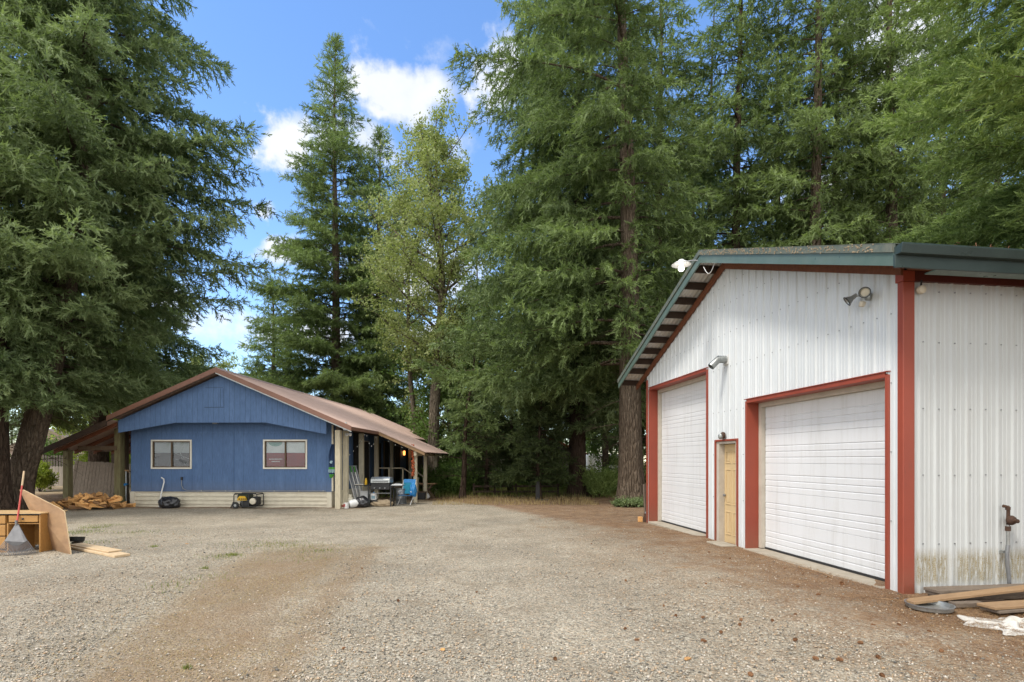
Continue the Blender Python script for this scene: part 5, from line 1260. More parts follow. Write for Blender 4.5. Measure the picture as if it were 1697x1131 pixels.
# back fence: weathered board fence in scalloped sections + lattice-topped fence behind
M['fencegrey'] = pm('silvered_fence_board', (.50, .45, .39), (.36, .32, .27), 4, .9, (6, 6, .6), .4)
M['fencedark'] = pm('dark_fence_board', (.15, .13, .115), (.10, .085, .075), 4, .9, (6, 6, .6), .4)
def fence(name, label, a, b, z0, z1, m, bw=.14, scal=.10, posts=None, gap=.006, sec=2.4):
    a = Vector(a); b = Vector(b); L = (b - a).length; ang = math.atan2(b.y - a.y, b.x - a.x)
    o = thing(name, label, 'fence', a, ang); n = int(L / bw); ns = max(1, round(L / sec))
    for s in range(ns):
        mb = MB(); x = L * s / ns; e = L * (s + 1) / ns
        while x < e - bw * .5:
            t = (x - L * s / ns) / (L / ns); zt_ = z1 - scal * (1 - abs(2 * t - 1) ** 2) + rr.uniform(-.015, .015); w = bw - gap
            mb.prism([(x, z0), (x + w, z0), (x + w, zt_ - .03), (x + w - .03, zt_), (x + .03, zt_), (x, zt_ - .03)], 'y', rr.uniform(-.004, .004), .022); x += bw
        mb.build('board_section', m, o)
        MB().box(L * s / ns - .05, L * s / ns + .05, .03, .13, z0 - .2, z1 + .04).build('fence_post', posts or M['brownpost'], o)
    for z in (z0 + .3, z1 - .35): MB().box(0, L, .024, .06, z, z + .08).build('rail', m, o)
    return o
zf = G(-24, 27)
fence('board_fence', 'silvery weathered board fence with scalloped top beyond the carport', (PX(45, 27.5), 27.5, zf), (PX(216, 28.5), 28.5, zf), .1, 1.28, M['fencegrey'], scal=.16)
fence('slatted_fence', 'taller dark slatted fence behind the silvery board fence', (PX(70, 33), 33, zf), (PX(225, 34), 34, zf), .2, 1.75, M['fencedark'], bw=.15, gap=.05, scal=0)
# pale neighbour house far left
nb_ = thing('neighbour_house', 'pale neighbour house glimpsed left of the carport beyond the fences', 'house', (PX(85, 52), 52, -.3), R(-8))
M['palewall'] = pm('pale_pink_siding', (.55, .45, .42), (.48, .40, .37), 3, .8)
MB().box(-5, 5, 0, 7, 0, 3.0).build('wall', M['palewall'], nb_); MB().prism([(-5.5, 2.9), (5.5, 2.9), (0, 5.0)], 'y', -.5, 7.5).build('roof', M['greyboard'], nb_)
for x in (-3, 0, 2.6):
    w = MB().box(x - .6, x + .6, -.05, -.002, 1.2, 2.3).build('window', M['white'], nb_); MB().box(x - .5, x + .5, -.07, -.052, 1.3, 2.2).build('pane', M['grey'], w)
bush('bush', 'bright lime green bush behind the spruce trunk by the silvery fence', (PX(66, 24.5), 24.5, G(PX(66, 24.5), 24.5)), .55, 1.55, 101, 1500, .16, 'maple')
bush('bush', 'green bush behind the carport fence', (PX(170, 30), 30, zf), 1.6, 2.6, 102, 2600, .2, 'maple')
bush('bush', 'dull green bush beside the far fence left of the carport', (PX(88, 36), 36, zf), 1.6, 2.9, 103, 2600, .22, 'shrub')
# ---- along the front of the house (house local -> world)
HM = Matrix.Translation(hou.location) @ rotz(HR)
def hw(X, Y): v = HM @ Vector((X, Y, 0)); return Vector((v.x, v.y, G(v.x, v.y)))
# pipe leaning on the skirting
p0 = hw(hpt(264, -.22), -.22); lp = thing('leaning_pipe', 'bent white pipe leaning against the blue wall above the trash bag', 'pipe', p0)
MB().tube([(0, 0, 0), (.03, .06, .5), (.09, .14, .95), (.07, .15, 1.06), (-.02, .14, 1.12)], .022, 8).build('pipe', M['white'], lp, shade=True)
# trash bag
def blobmesh(name, rx, ry, rz_, m, parent, seed, n=2, rough=.25, fold=9):
    bm = bmesh.new(); bmesh.ops.create_icosphere(bm, subdivisions=4, radius=1); r_ = random.Random(seed); ph = [r_.random() * 6 for _ in range(6)]
    for v in bm.verts:
        d = v.co.normalized(); k = 1 + rough * (.35 * math.sin(3 * d.x + ph[0]) * math.cos(2.5 * d.y + ph[1]) + .12 * math.sin(fold * (d.x + d.z * .7) + ph[2]) + .10 * math.sin(fold * 1.3 * (d.y - d.z) + ph[3]) + .06 * math.sin(fold * 2.7 * d.z + ph[4]))
        v.co = Vector((d.x * rx, d.y * ry, max(d.z, -.55) * rz_)) * k
    mz = min(v.co.z for v in bm.verts)
    for v in bm.verts: v.co.z -= mz
    me = bpy.data.meshes.new(name); bm.to_mesh(me); bm.free(); me.shade_smooth(); o = bpy.data.objects.new(name, me); col.objects.link(o); me.materials.append(m)
    if parent: o.parent = parent
    return o
tbm = pm('black_trash_bag', (.014, .014, .016), (.02, .02, .024), 8, .3, bump=.6, bscale=14, spec=.6)
t = thing('trash_bag', 'black full trash bag slumped against the cream skirting', 'trash bag', hw(hpt(281, -.4), -.4)); blobmesh('bag', .34, .26, .27, tbm, t, 3, rough=.5)
MB().lathe([(0, 0), (.06, .01), (.02, .06), (.05, .12), (0, .12)], 8, Matrix.Translation((-.2, 0, .2)) @ Matrix.Rotation(-.8, 4, 'Y')).build('bag_knot', tbm, t)
# generator
g0 = hw(hpt(412, -.38), -.38); gn = thing('generator', 'portable generator with yellow panel in a black tube frame before the skirting', 'generator', g0, HR)
fr_ = MB()
for y in (-.24, .24):
    fr_.tube([(-.40, y, .12), (-.42, y, .22), (-.42, y, .50), (-.38, y, .55), (.40, y, .55), (.44, y, .50), (.44, y, .12), (.40, y, .07), (-.36, y, .07), (-.40, y, .12)], .017, 8)
for (x, z) in ((-.40, .52), (.42, .52), (.42, .09), (-.40, .1), (.12, .55)): fr_.bar((x, -.24, z), (x, .24, z), .03)
fr_.bar((.14, -.24, .08), (.14, -.24, .55), .035); fr_.build('frame', M['black'], gn, shade=True)
MB().box(-.34, .10, -.2, .2, .32, .52).build('fuel_tank', pm('dark_green_tank', (.03, .04, .02), (.04, .05, .03), 5, .4), gn, bevel=.04)
yp = MB().prism([(-.30, .30), (.06, .30), (.04, .40), (-.02, .46), (-.20, .46), (-.27, .38)], 'y', -.262, -.225).build('yellow_panel', M['yellow'], gn, bevel=.004)
q = MB()
for x in (-.23, -.15, -.08, -.01): q.box(x, x + .05, -.268, -.263, .33, .375)
q.build('outlets', M['black'], yp)
MB().lathe([(0, -.1), (.12, -.1), (.14, -.06), (.14, .08), (0, .1)], 16, Matrix.Translation((-.06, -.06, .2)) @ Matrix.Rotation(R(90), 4, 'X')).build('engine', M['grey'], gn, shade=True)
MB().box(-.14, .10, -.2, .1, .08, .28).build('engine_block', M['black'], gn, bevel=.02)
MB().lathe([(0, 0), (.10, 0), (.115, .02), (.115, .08), (0, .1)], 20, Matrix.Translation((.28, -.17, .27)) @ Matrix.Rotation(R(90), 4, 'X')).build('muffler_cover', M['cream'], gn, shade=True)
MB().box(.18, .40, -.14, .16, .12, .42).build('alternator', M['black'], gn, bevel=.03)
for y in (-.29, .22):
    w = MB().lathe([(.05, -.035), (.10, -.04), (.125, -.02), (.125, .02), (.10, .04), (.05, .035)], 20, Matrix.Translation((-.33, y, .125)) @ Matrix.Rotation(R(90), 4, 'X')).build('wheel', M['black'], gn, shade=True)
    MB().lathe([(0, -.03), (.055, -.03), (.055, .03), (0, .03)], 14, Matrix.Translation((-.33, y, .125)) @ Matrix.Rotation(R(90), 4, 'X')).build('hub', M['galv'], w)
MB().bar((-.46, -.2, .24), (-.56, -.2, .02), .03).build('handle', M['black'], gn)
# standpipe with blue valve at the left corner of the house
s0 = hw(hpt(209, .25), .25); sp_ = thing('standpipe', 'galvanised standpipe with blue tap handle by the carport post', 'standpipe', s0)
MB().tube([(0, 0, 0), (0, 0, 1.35)], .028, 8).build('pipe', M['galv'], sp_, shade=True)
MB().lathe([(0, 0), (.07, 0), (.085, .03), (.05, .06), (0, .07)], 10, Matrix.Translation((0, -.02, .82))).tube([(0, 0, .84), (0, -.10, .80)], .025, 8).build('tap', M['blueplastic'], sp_, shade=True)
MB().box(-.2, .02, -.03, .03, .40, .43).build('bracket', M['galv'], sp_)
# towel flag on the corner post
tw = thing('towel', 'navy, green and pale striped towel hanging from the corner post', 'towel', hw(hpt(549, -.42), -.42) + Vector((0, 0, 1.12)), HR)
def strip(z0, z1, m, name):
    mb = MB(); n = 8; vs = []
    for z in (z0, (z0 + z1) / 2, z1):
        wd = np.interp(z, [0, .25, .9, 1.25], [.04, .14, .11, .03])
        for i in range(n + 1):
            t = i / n; vs.append(((t - .5) * 2 * wd + .02 * math.sin(z * 5) + np.interp(z, [0, 1.25], [-.02, .06]), .03 * math.sin(t * 14 + z * 4), z))
    fs = [(r * (n + 1) + i, r * (n + 1) + i + 1, (r + 1) * (n + 1) + i + 1, (r + 1) * (n + 1) + i) for r in range(2) for i in range(n)]
    mb.add(vs, fs); b = len(mb.v); mb.add([(v[0], v[1] + .012, v[2]) for v in vs], fs); return mb.build(name, m, tw)
strip(0, .14, M['towelgreen'], 'green_band'); strip(.14, .2, M['towelnavy'], 'navy_band'); strip(.2, .32, M['towelgrey'], 'pale_band'); strip(.32, .40, M['towelgreen'], 'green_band'); strip(.40, .82, M['towelnavy'], 'navy_band'); strip(.82, 1.25, M['towelnavy'], 'navy_band')
ebm = MB(); ebm.prism([(-.05, .58), (-.01, .64), (.05, .64), (.07, .60), (.04, .57), (.06, .54), (.0, .53), (-.03, .55)], 'y', -.045, -.035); ebm.build('bird_emblem', M['towelgrey'], tw)
# ---- porch clutter
def cyl_tank(name, label, loc, r, h, m, lying=False, group=None):
    o = thing(name, label, 'gas tank', loc, R(30))
    Q = Matrix.Translation((0, 0, r)) @ Matrix.Rotation(R(82), 4, 'Y') @ Matrix.Translation((0, 0, -h / 2)) if lying else Matrix.Identity(4)
    MB().lathe([(0, .02), (r * .7, .02), (r * .96, h * .14), (r, h * .25), (r, h * .72), (r * .9, h * .86), (r * .5, h * .96), (0, h)], 20, Q).build('tank', m, o, shade=True)
    MB().lathe([(r * .55, h * .93), (r * .6, h * 1.2), (r * .5, h * 1.2), (r * .45, h * .94)], 14, Q).build('collar', m, o, shade=True)
    MB().lathe([(0, h * .97), (.03, h), (.03, h * 1.1), (0, h * 1.12)], 8, Q).build('valve', M['galv'], o); return o
cyl_tank('propane_tank', 'upright dingy white propane tank just right of the corner posts', hw(hpt(573, .55) + .28, .2), .155, .40, M['cream'])
cyl_tank('propane_tank', 'white propane tank lying on its side beside the upright one', hw(hpt(586, -.1), -.05), .155, .42, M['white'], True)
bk = thing('paint_can', 'small white paint can with wire handle before the propane tanks', 'can', hw(hpt(572, -.1) + .13, -.32))
MB().lathe([(0, 0), (.085, 0), (.085, .19), (.09, .195), (.09, .205), (0, .2)], 18).build('can_body', M['white'], bk, shade=True)
MB().box(-.088, -.02, -.088, -.05, .05, .16).build('can_label', M['redb'], bk); MB().tube([(.085, 0, .16), (.07, -.09, .10), (0, -.12, .07), (-.07, -.09, .10), (-.085, 0, .16)], .004, 5).build('wire_handle', M['grey'], bk)
bk2 = thing('paint_can', 'pale paint can with red mark standing left of the small white one', 'can', hw(hpt(572, -.1) - .02, -.25))
MB().lathe([(0, 0), (.08, 0), (.08, .17), (.085, .175), (.085, .185), (0, .18)], 18).build('can_body', M['cream'], bk2, shade=True); MB().box(-.04, .04, -.085, -.07, .04, .13).build('can_label', M['red'], bk2)
t = thing('duffel_bag', 'black lumpy bag between the lying tank and the grill', 'bag', hw(hpt(598, .0), .1)); blobmesh('bag', .34, .24, .24, tbm, t, 8, rough=.4)
MB().tube([(-.18, -.1, .3), (-.1, -.14, .40), (.1, -.14, .40), (.18, -.1, .3)], .012, 6).build('strap', M['black'], t)
# folded lounger leaning on the porch post
l0 = hw(hpt(599, .9), .9); l1 = hw(hpt(580, .95), .95)
lgo = thing('folded_lounger', 'folded pale lounger with green stripes leaning diagonally on the porch post', 'lounger', l0, HR)
topv = Vector((-(hpt(599, .9) - hpt(580, .9)) , .18, 1.55)); lf = MB()
for k, nm, m_ in [(i, 'strap', M['white'] if i % 2 == 0 else M['grey']) for i in range(6)]:
    off = Vector((.08 * k - .2, -.02 * k, .0)); lf = MB().bar(off + Vector((0, 0, .02)), off + topv, .045, .02, up=(0, -1, .2)); lf.build('strap', m_, lgo)
    if k in (2, 4): MB().bar(off + topv * .84 + Vector((0, -.016, 0)), off + topv * .99 + Vector((0, -.016, 0)), .047, .01, up=(0, -1, .2)).build('green_stripe', M['towelgreen'], lgo)
MB().bar(Vector((-.25, 0, .02)), Vector((.25, -.1, .02)), .03).build('cross_bar', M['galv'], lgo); MB().bar(Vector((-.25, 0, 0)) + topv, Vector((.25, -.1, 0)) + topv, .03).build('cross_bar', M['galv'], lgo)
# gas grill
gl0 = hw(hpt(633, .55), .55); gr = thing('gas_grill', 'black and steel gas grill on a wheeled cart at the porch edge', 'grill', gl0, HR)
MB().box(-.36, .36, -.25, .25, .76, .90).build('firebox', M['black'], gr, bevel=.02)
lid = MB().prism([(-.27, .905), (.27, .905), (.25, 1.04), (.16, 1.13), (-.10, 1.14), (-.24, 1.06)], 'x', -.37, .37).build('lid', M['galv'], gr, bevel=.015)
MB().bar((-.3, -.30, .98), (.3, -.30, .98), .025).build('lid_handle', M['grey'], lid)
MB().box(-.36, .36, -.28, -.252, .66, .78).build('control_panel', M['black'], gr)
for x in (-.2, 0, .2): MB().lathe([(0, 0), (.028, 0), (.025, .03), (0, .03)], 10, Matrix.Translation((x, -.285, .72)) @ Matrix.Rotation(R(90), 4, 'X')).build('knob', M['grey'], gr)
MB().box(-1.0, -.40, -.24, .24, .80, .83).build('side_shelf', M['black'], gr, bevel=.01); MB().box(.40, .85, -.24, .24, .80, .83).build('side_shelf', M['grey'], gr, bevel=.01)
for (x, y) in ((-.46, -.22), (-.46, .22), (.40, -.22), (.40, .22)): MB().box(x - .02, x + .02, y - .02, y + .02, .0 if x > 0 else .12, .82).build('leg', M['black'], gr)
MB().box(-.5, .42, -.22, .22, .20, .23).build('bottom_shelf', M['black'], gr); MB().bar((-.46, -.23, .52), (.4, -.23, .52), .02).build('cross_bar', M['grey'], gr)
for y in (-.27, .27):
    w = MB().lathe([(.07, -.02), (.105, -.02), (.105, .02), (.07, .02)], 20, Matrix.Translation((-.50, y, .105)) @ Matrix.Rotation(R(90), 4, 'X')).build('wheel', M['white'], gr, shade=True)
    MB().lathe([(0, -.015), (.07, -.012), (.07, .012), (0, .015)], 16, Matrix.Translation((-.50, y, .105)) @ Matrix.Rotation(R(90), 4, 'X')).build('hub', M['black'], w)
bot = thing('bottle', 'yellow squeeze bottle standing on the left shelf of the grill', 'bottle', gl0 + Vector((-.62, .02, .83)))
MB().lathe([(0, 0), (.045, 0), (.05, .03), (.05, .15), (.03, .19), (.03, .2), (0, .2)], 14).build('bottle_body', M['yellow'], bot, shade=True); MB().lathe([(0, .2), (.03, .2), (.025, .25), (0, .26)], 12).build('cap', M['yellow'], bot)
ty = thing('tray', 'pale tray with utensils on the left end of the grill shelf', 'tray', gl0 + Vector((-.85, -.05, .832))); MB().box(-.14, .18, -.12, .12, 0, .02).build('tray_base', M['cream'], ty); MB().bar((-.12, -.08, .03), (.14, -.04, .035), .02).build('utensil', M['grey'], ty)
ty = thing('tray', 'white tray on the right shelf of the grill', 'tray', gl0 + Vector((.62, -.05, .832))); MB().box(-.2, .2, -.14, .12, 0, .025).build('tray_base', M['white'], ty); MB().box(-.1, .1, -.08, .08, .026, .06).build('dish', M['grey'], ty)
pb_ = thing('plastic_bin', 'white plastic bin standing under the left shelf of the grill', 'bin', gl0 + Vector((-.72, .30, 0)))
MB().prism([(-.15, 0), (.15, 0), (.18, .55), (-.18, .55)], 'y', -.14, .14).build('bin_body', M['white'], pb_, bevel=.02); MB().box(-.19, .19, -.16, .16, .55, .575).build('bin_rim', M['white'], pb_)
jg = thing('water_jug', 'translucent white jug with blue label under the grill', 'jug', gl0 + Vector((-.30, -.05, .24)))
MB().box(-.11, .11, -.09, .09, 0, .26).build('jug_body', M['white'], jg, bevel=.03); MB().lathe([(0, .26), (.03, .26), (.03, .32), (0, .32)], 10).build('cap', M['blueplastic'], jg); MB().box(-.07, .07, -.095, -.091, .06, .18).build('jug_label', M['towelgrey'], jg)
dr2 = thing('steel_drum', 'grey metal drum behind the right shelf of the grill', 'drum', gl0 + Vector((.48, 1.25, 0)))
MB().lathe([(0, 0), (.22, 0), (.22, .2), (.226, .21), (.22, .22), (.22, .4), (.226, .41), (.22, .42), (.22, .6), (.21, .61), (0, .6)], 24).build('drum_body', M['grey'], dr2, shade=True); MB().lathe([(.22, .60), (.23, .605), (.23, .62), (.21, .62)], 24).build('rim', M['galv'], dr2)
st_ = thing('rock_pile_bag', 'tan sack slumped on the ground below the grill', 'sack', gl0 + Vector((.0, -.12, 0))); blobmesh('sack', .42, .2, .16, M['tan'], st_, 12, rough=.5)
MB().lathe([(0, 0), (.05, .0), (.02, .04), (.05, .09), (0, .09)], 8, Matrix.Translation((.36, 0, .1)) @ Matrix.Rotation(1.2, 4, 'Y')).build('tied_end', M['tan'], st_)
# blue folding beach chair
c0_ = hw(hpt(674, 1.5), 1.5); ch = thing('folding_chair', 'blue and turquoise folding beach chair with white legs beside the porch post', 'chair', c0_, HR + R(-12))
for x in (-.27, .27):
    MB().tube([(x, .22, .0), (x, -.10, .46), (x, -.14, .50)], .013, 6).build('leg', M['white'], ch); MB().tube([(x, -.26, 0), (x, .18, .44)], .013, 6).build('leg', M['white'], ch)
    MB().tube([(x, .12, .30), (x, .30, .98)], .013, 6).build('back_post', M['white'], ch); MB().tube([(x, -.2, .52), (x, .18, .54)], .018, 6).build('armrest', M['white'], ch)
MB().prism([(-.24, .36), (.16, .33), (.17, .345), (-.24, .375)], 'x', -.25, .25).build('seat', M['blueplastic'], ch)
MB().prism([(.14, .42), (.29, .98), (.315, .98), (.165, .42)], 'x', -.26, .26).build('backrest', M['teal'], ch); MB().prism([(.25, .86), (.285, 1.0), (.32, 1.0), (.28, .86)], 'x', -.265, .265).build('head_band', M['blueplastic'], ch)
hb = thing('towel', 'bright blue towel bunched over the right arm of the beach chair', 'towel', c0_ + Vector((.27, -.02, .30))); blobmesh('cloth', .14, .2, .34, M['blueplastic'], hb, 17, rough=.5)
# work table and things beyond the post
t0 = hw(hpt(709, 4.9) , 4.9); wt = thing('side_table', 'small rough wooden table between the far porch posts', 'table', t0, HR)
MB().box(-.4, .4, -.25, .25, .66, .70).build('table_top', M['board'], wt, bevel=.005)
for a_, b_ in (((-.32, -.2, 0), (.25, -.2, .66)), ((.32, -.2, 0), (-.25, -.2, .66)), ((-.32, .2, 0), (.25, .2, .66)), ((.32, .2, 0), (-.25, .2, .66))): MB().bar(a_, b_, .05).build('leg', M['brownpost'], wt)
pt_ = thing('flower_pot', 'small yellow pot on the rough wooden table', 'pot', t0 + Vector((-.1, 0, .70))); MB().lathe([(0, 0), (.06, 0), (.085, .12), (.095, .12), (.095, .14), (0, .14)], 14).build('pot_body', M['yellow'], pt_, shade=True); MB().lathe([(0, .141), (.06, .145), (.03, .22), (0, .24)], 8).build('plant', M['shrub'], pt_)
cb_ = thing('crate', 'dark plastic crate on the ground left of the wooden table', 'crate', hw(hpt(697, 4.2), 4.2)); MB().prism([(-.2, 0), (.2, 0), (.24, .32), (-.24, .32)], 'y', -.18, .18).build('crate_body', M['black'], cb_, bevel=.01); MB().box(-.26, .26, -.2, .2, .32, .35).build('rim', M['brownpost'], cb_)
wb = thing('white_bundle', 'crumpled white plastic bundle under the wooden table', 'bundle', t0 + Vector((-.15, -.15, 0))); blobmesh('bundle', .25, .18, .17, M['white'], wb, 22, rough=.5)
# ---- beyond the yard
kb = thing('cabin', 'dim cabin with red metal roof half hidden by the young firs', 'cabin', (PX(742, 38), 38, -.25), R(4))
MB().box(0, 9.5, .3, 7, 0, 2.6).build('wall', M['palewall2'] if 'palewall2' in M else pm('drab_cabin_wall', (.20, .18, .14), (.15, .135, .11), 2, .8), kb)
MB().prism([(-.8, 2.3), (4.6, 4.6), (10, 2.3), (10, 2.42), (4.6, 4.75), (-.8, 2.42)], 'y', -.4, 7.5).build('roof', M['redroof'], kb)
MB().prism([(0, 2.6), (9.5, 2.6), (4.6, 4.55)], 'y', .3, .4).build('gable', pm('drab_gable', (.14, .12, .10), (.11, .10, .08), 2, .8), kb)
w = MB().box(3.8, 5.2, .24, .3, 1.0, 2.0).build('window', M['cream'], kb); MB().box(3.9, 5.1, .22, .238, 1.1, 1.9).build('pane', M['dark'], w)
rl = thing('rail_fence', 'low dark horizontal rail fence under the young firs', 'fence', gp(785, 26.5))
L = PX(925, 26.5) - PX(785, 26.5); MB().box(0, L, -.03, .03, .42, .52).build('rail', M['dkwood'], rl); MB().box(0, L, -.03, .03, .15, .25).build('rail', M['dkwood'], rl)
for i in range(5): MB().box(L * i / 4 - .05, L * i / 4 + .05, .032, .13, -.2, .6).build('fence_post', M['dkwood'], rl)
cf = thing('chain_link_fence', 'galvanised chain link fence beyond the thick trunk', 'fence', gp(985, 40)); L = PX(1070, 40) - PX(985, 40)
mb = MB(); x = 0
while x < L:
    mb.tube([(x, 0, .05), (min(x + 1.2, L), .0, 1.25)], .005, 3, cap=False); mb.tube([(x, .005, 1.25), (min(x + 1.2, L), .005, .05)], .005, 3, cap=False); x += .12
mb.build('mesh', M['galv'], cf)
for i in range(4): MB().tube([(L * i / 3, .03, -.1), (L * i / 3, .03, 1.35)], .03, 8).build('fence_post', M['galv'], cf)
MB().tube([(0, .03, 1.3), (L, .03, 1.3)], .02, 8).build('top_rail', M['galv'], cf)
cv = thing('parked_trailer', 'small white trailer glimpsed between the trunks beyond the chain link fence', 'trailer', gp(1010, 52), R(10))
MB().box(-2.2, 2.2, 0, 2, .5, 2.4).build('trailer_body', M['white'], cv, bevel=.15); MB().box(-.6, .9, -.03, -.005, 1.3, 2.0).build('window', M['dark'], cv)
for x in (-.5, .5): MB().lathe([(0, -.1), (.33, -.1), (.33, .1), (0, .1)], 16, Matrix.Translation((x, .1, .33)) @ Matrix.Rotation(R(90), 4, 'X')).build('wheel', M['black'], cv)
for i, (px, D, r, h, sd, n, lf, lb) in enumerate([
    (742, 27.5, 1.3, 1.6, 111, 2600, 'shrub', 'leafy green bush right behind the last porch post'), (775, 30, 1.7, 1.5, 112, 2600, 'shrub', 'low bush between the porch and the young firs'),
    (992, 25.5, .9, 1.55, 113, 1800, 'firgreen', 'bright green low bush left of the thick central trunk'), (1003, 27.5, 1.0, 1.7, 114, 1600, 'shrub', 'bush behind the bright one in the gap between the trunks'),
    (860, 34, 1.8, 1.5, 115, 2600, 'shrub', 'dark bush in front of the cabin wall'), (925, 33, 1.6, 1.5, 116, 2600, 'shrub', 'dark bush behind the weeping spruce'),
    (726, 33, 1.6, 2.2, 117, 2400, 'shrub', 'green bush seen past the end of the porch'), (1060, 30, 1.9, 2.7, 118, 1500, 'decid', 'bush behind the thick trunk beside the garage corner')]):
    bush('bush', lb, tuple(gp(px, D)), r, h, sd, n, .17 if lf != 'firgreen' else .2, lf, 'leaf' if lf != 'firgreen' else 'plume')
for i, (px, D, r) in enumerate([(1028, 20.3, .28), (1040, 20.1, .30), (1054, 20.1, .28), (1063, 20.2, .22)]):
    bush('ivy_clump', ['small weed clump at the left foot of the thick trunk', 'ivy clump in front of the thick trunk', 'ivy clump at the right foot of the thick trunk', 'ivy clump between the thick trunk and the garage'][i], tuple(gp(px, D)), r * 1.2, .22 + .12 * (i % 2), 130 + i, 260, .10, 'spruce', cat='weeds')
# black stump post with foot beside the young fir; little items by the garage corner
k0 = gp(891, 23.3); kp = thing('black_post', 'short black post with a long flat foot under the weeping spruce', 'post', k0); MB().box(-.09, .09, -.09, .09, -.05, .85).build('post', M['black'], kp, bevel=.01); MB().box(-.05, .52, -.12, .1, -.02, .06).build('foot', M['black'], kp, bevel=.01)
k0 = gp(1065, 15.25); kk = thing('wood_block', 'small orange wood block at the far corner of the garage', 'block', k0 + Vector((-.07, 0, 0))); MB().box(-.06, .06, -.06, .06, 0, .15).build('block', M['logs'], kk, bevel=.01)
kk = thing('metal_canister', 'small dark metal canister at the far corner of the garage', 'canister', k0 + Vector((.09, -.02, 0))); MB().lathe([(0, 0), (.075, 0), (.08, .12), (.06, .2), (.06, .24), (0, .25)], 14).build('canister_body', M['rust'], kk, shade=True); MB().lathe([(0, .25), (.035, .25), (.03, .29), (0, .3)], 10).build('lid', M['grey'], kk)
wp = thing('scrap_gate', 'grey wooden frame leaning behind the far garage corner', 'frame', gp(1070, 17.2), R(20))
for a_, b_ in (((0, 0, .2), (.9, .2, .0)), ((-.05, 0, .95), (.9, .2, .72)), ((0, 0, 0), (-.05, 0, 1.0)), ((.35, .1, .05), (.3, .1, .92))): MB().bar(a_, b_, .07).build('bar', M['greyboard'], wp)
# stone step at the entry door
GM = Matrix.Translation(gar.location) @ rotz(GR)
def gw(X, Y, z=0): v = GM @ Vector((X, Y, 0)); return Vector((v.x, v.y, G(v.x, v.y) + z))
sp0 = gw(-.22, 4.05); tag(MB().box(-.16, .17, -.30, .30, -.05, .035).build('step_slab', M['concrete'], None, bevel=.012, loc=sp0, rot=(0, 0, GR)), 'small concrete slab lying before the tan entry door', 'slab')
# boards along the side wall
def gb(px, D): return gp(px, D)
a = gb(1552, 6.45); b = a + Vector((2.6, .34, 0)); 
plank('old_board', 'grey board at the bottom of the stack against the side wall', a, b, .24, .04, .005, M['greyboard'])
plank('old_board', 'middle grey board of the stack against the side wall', a + Vector((-.03, .01, 0)), b, .23, .04, .047, M['greyboard'])
plank('old_board', 'top grey board of the stack against the side wall', a + Vector((-.05, .03, 0)), b + Vector((0, .02, 0)), .20, .035, .089, M['greyboard'])
a = gb(1506, 6.16); b = a + Vector((2.3, .32, .16)); plank('tan_board', 'long tan board laid slantwise across the stack at the garage corner', a, b, .15, .03, .035, M['board'])
a = gb(1634, 5.86); plank('old_board', 'short brown board in front with its end towards the garage corner, upper one', a, a + Vector((2.2, .42, 0)), .20, .03, .065, M['board'])
plank('old_board', 'brown board lying under the short one in front', a + Vector((.03, -.01, 0)), a + Vector((2.2, .40, 0)), .21, .03, .03, M['greyboard'])
a = gb(1578, 6.1); plank('scrap_wood', 'stubby scrap of wood behind the metal lid', a, a + Vector((.36, .03, 0)), .10, .05, .01, M['greyboard']); a = gb(1600, 6.2); plank('scrap_wood', 'thin dark scrap lying under the slanting board', a, a + Vector((.5, .08, 0)), .05, .04, .012, M['dkwood'])
pn_ = thing('shallow_pan', 'round shallow galvanised pan with needles at the foot of the red corner', 'pan', gp(1540, 6.02), 0)
MB().lathe([(0, .004), (.19, .004), (.215, .02), (.225, .065), (.218, .066), (.205, .025), (.185, .014), (0, .012)], 32).build('pan_body', M['galv'], pn_, shade=True); MB().lathe([(.222, .060), (.232, .062), (.232, .070), (.22, .070)], 32).build('rim', M['grey'], pn_, shade=True)
# white cloth heap
bm = bmesh.new(); bmesh.ops.create_grid(bm, x_segments=90, y_segments=60, size=1); r_ = random.Random(31)
wv = [(r_.uniform(-1, 1), r_.uniform(-1, 1), r_.uniform(4, 14), r_.random() * 6, r_.uniform(.4, 1)) for _ in range(16)]
for v in bm.verts:
    x, y = v.co.x, v.co.y; rad_ = math.hypot(x, y)
    h = sum(w_[4] * abs(math.sin(w_[2] * (w_[0] * x + w_[1] * y) * .55 + w_[3] + 1.2 * math.sin(3 * x + w_[3]))) for w_ in wv) / 16
    edge = 1 + .22 * math.sin(3 * math.atan2(y, x) + 1) + .12 * math.sin(7 * math.atan2(y, x)) ; k = max(abs(x), abs(y)); s_ = (1 if rad_ == 0 else k / rad_) 
    px_, py_ = x * s_ * edge * .52, y * s_ * edge * .30
    v.co = Vector((px_ + .03 * math.sin(9 * y), py_ + .03 * math.sin(8 * x), max(.006, (h - .42) * .55 * (1.15 - .9 * k * k) + .012)))
me = bpy.data.meshes.new('crumpled_cloth'); bm.to_mesh(me); bm.free(); me.shade_smooth(); me.materials.append(M['cloth'])
o = bpy.data.objects.new('crumpled_cloth', me); col.objects.link(o); o.location = gp(1690, 5.42); o.rotation_euler = (0, 0, .12); md = o.modifiers.new('s', 'SOLIDIFY'); md.thickness = .006; tag(o, 'dirty white cloth lying crumpled on the needles in the lower right corner', 'cloth')
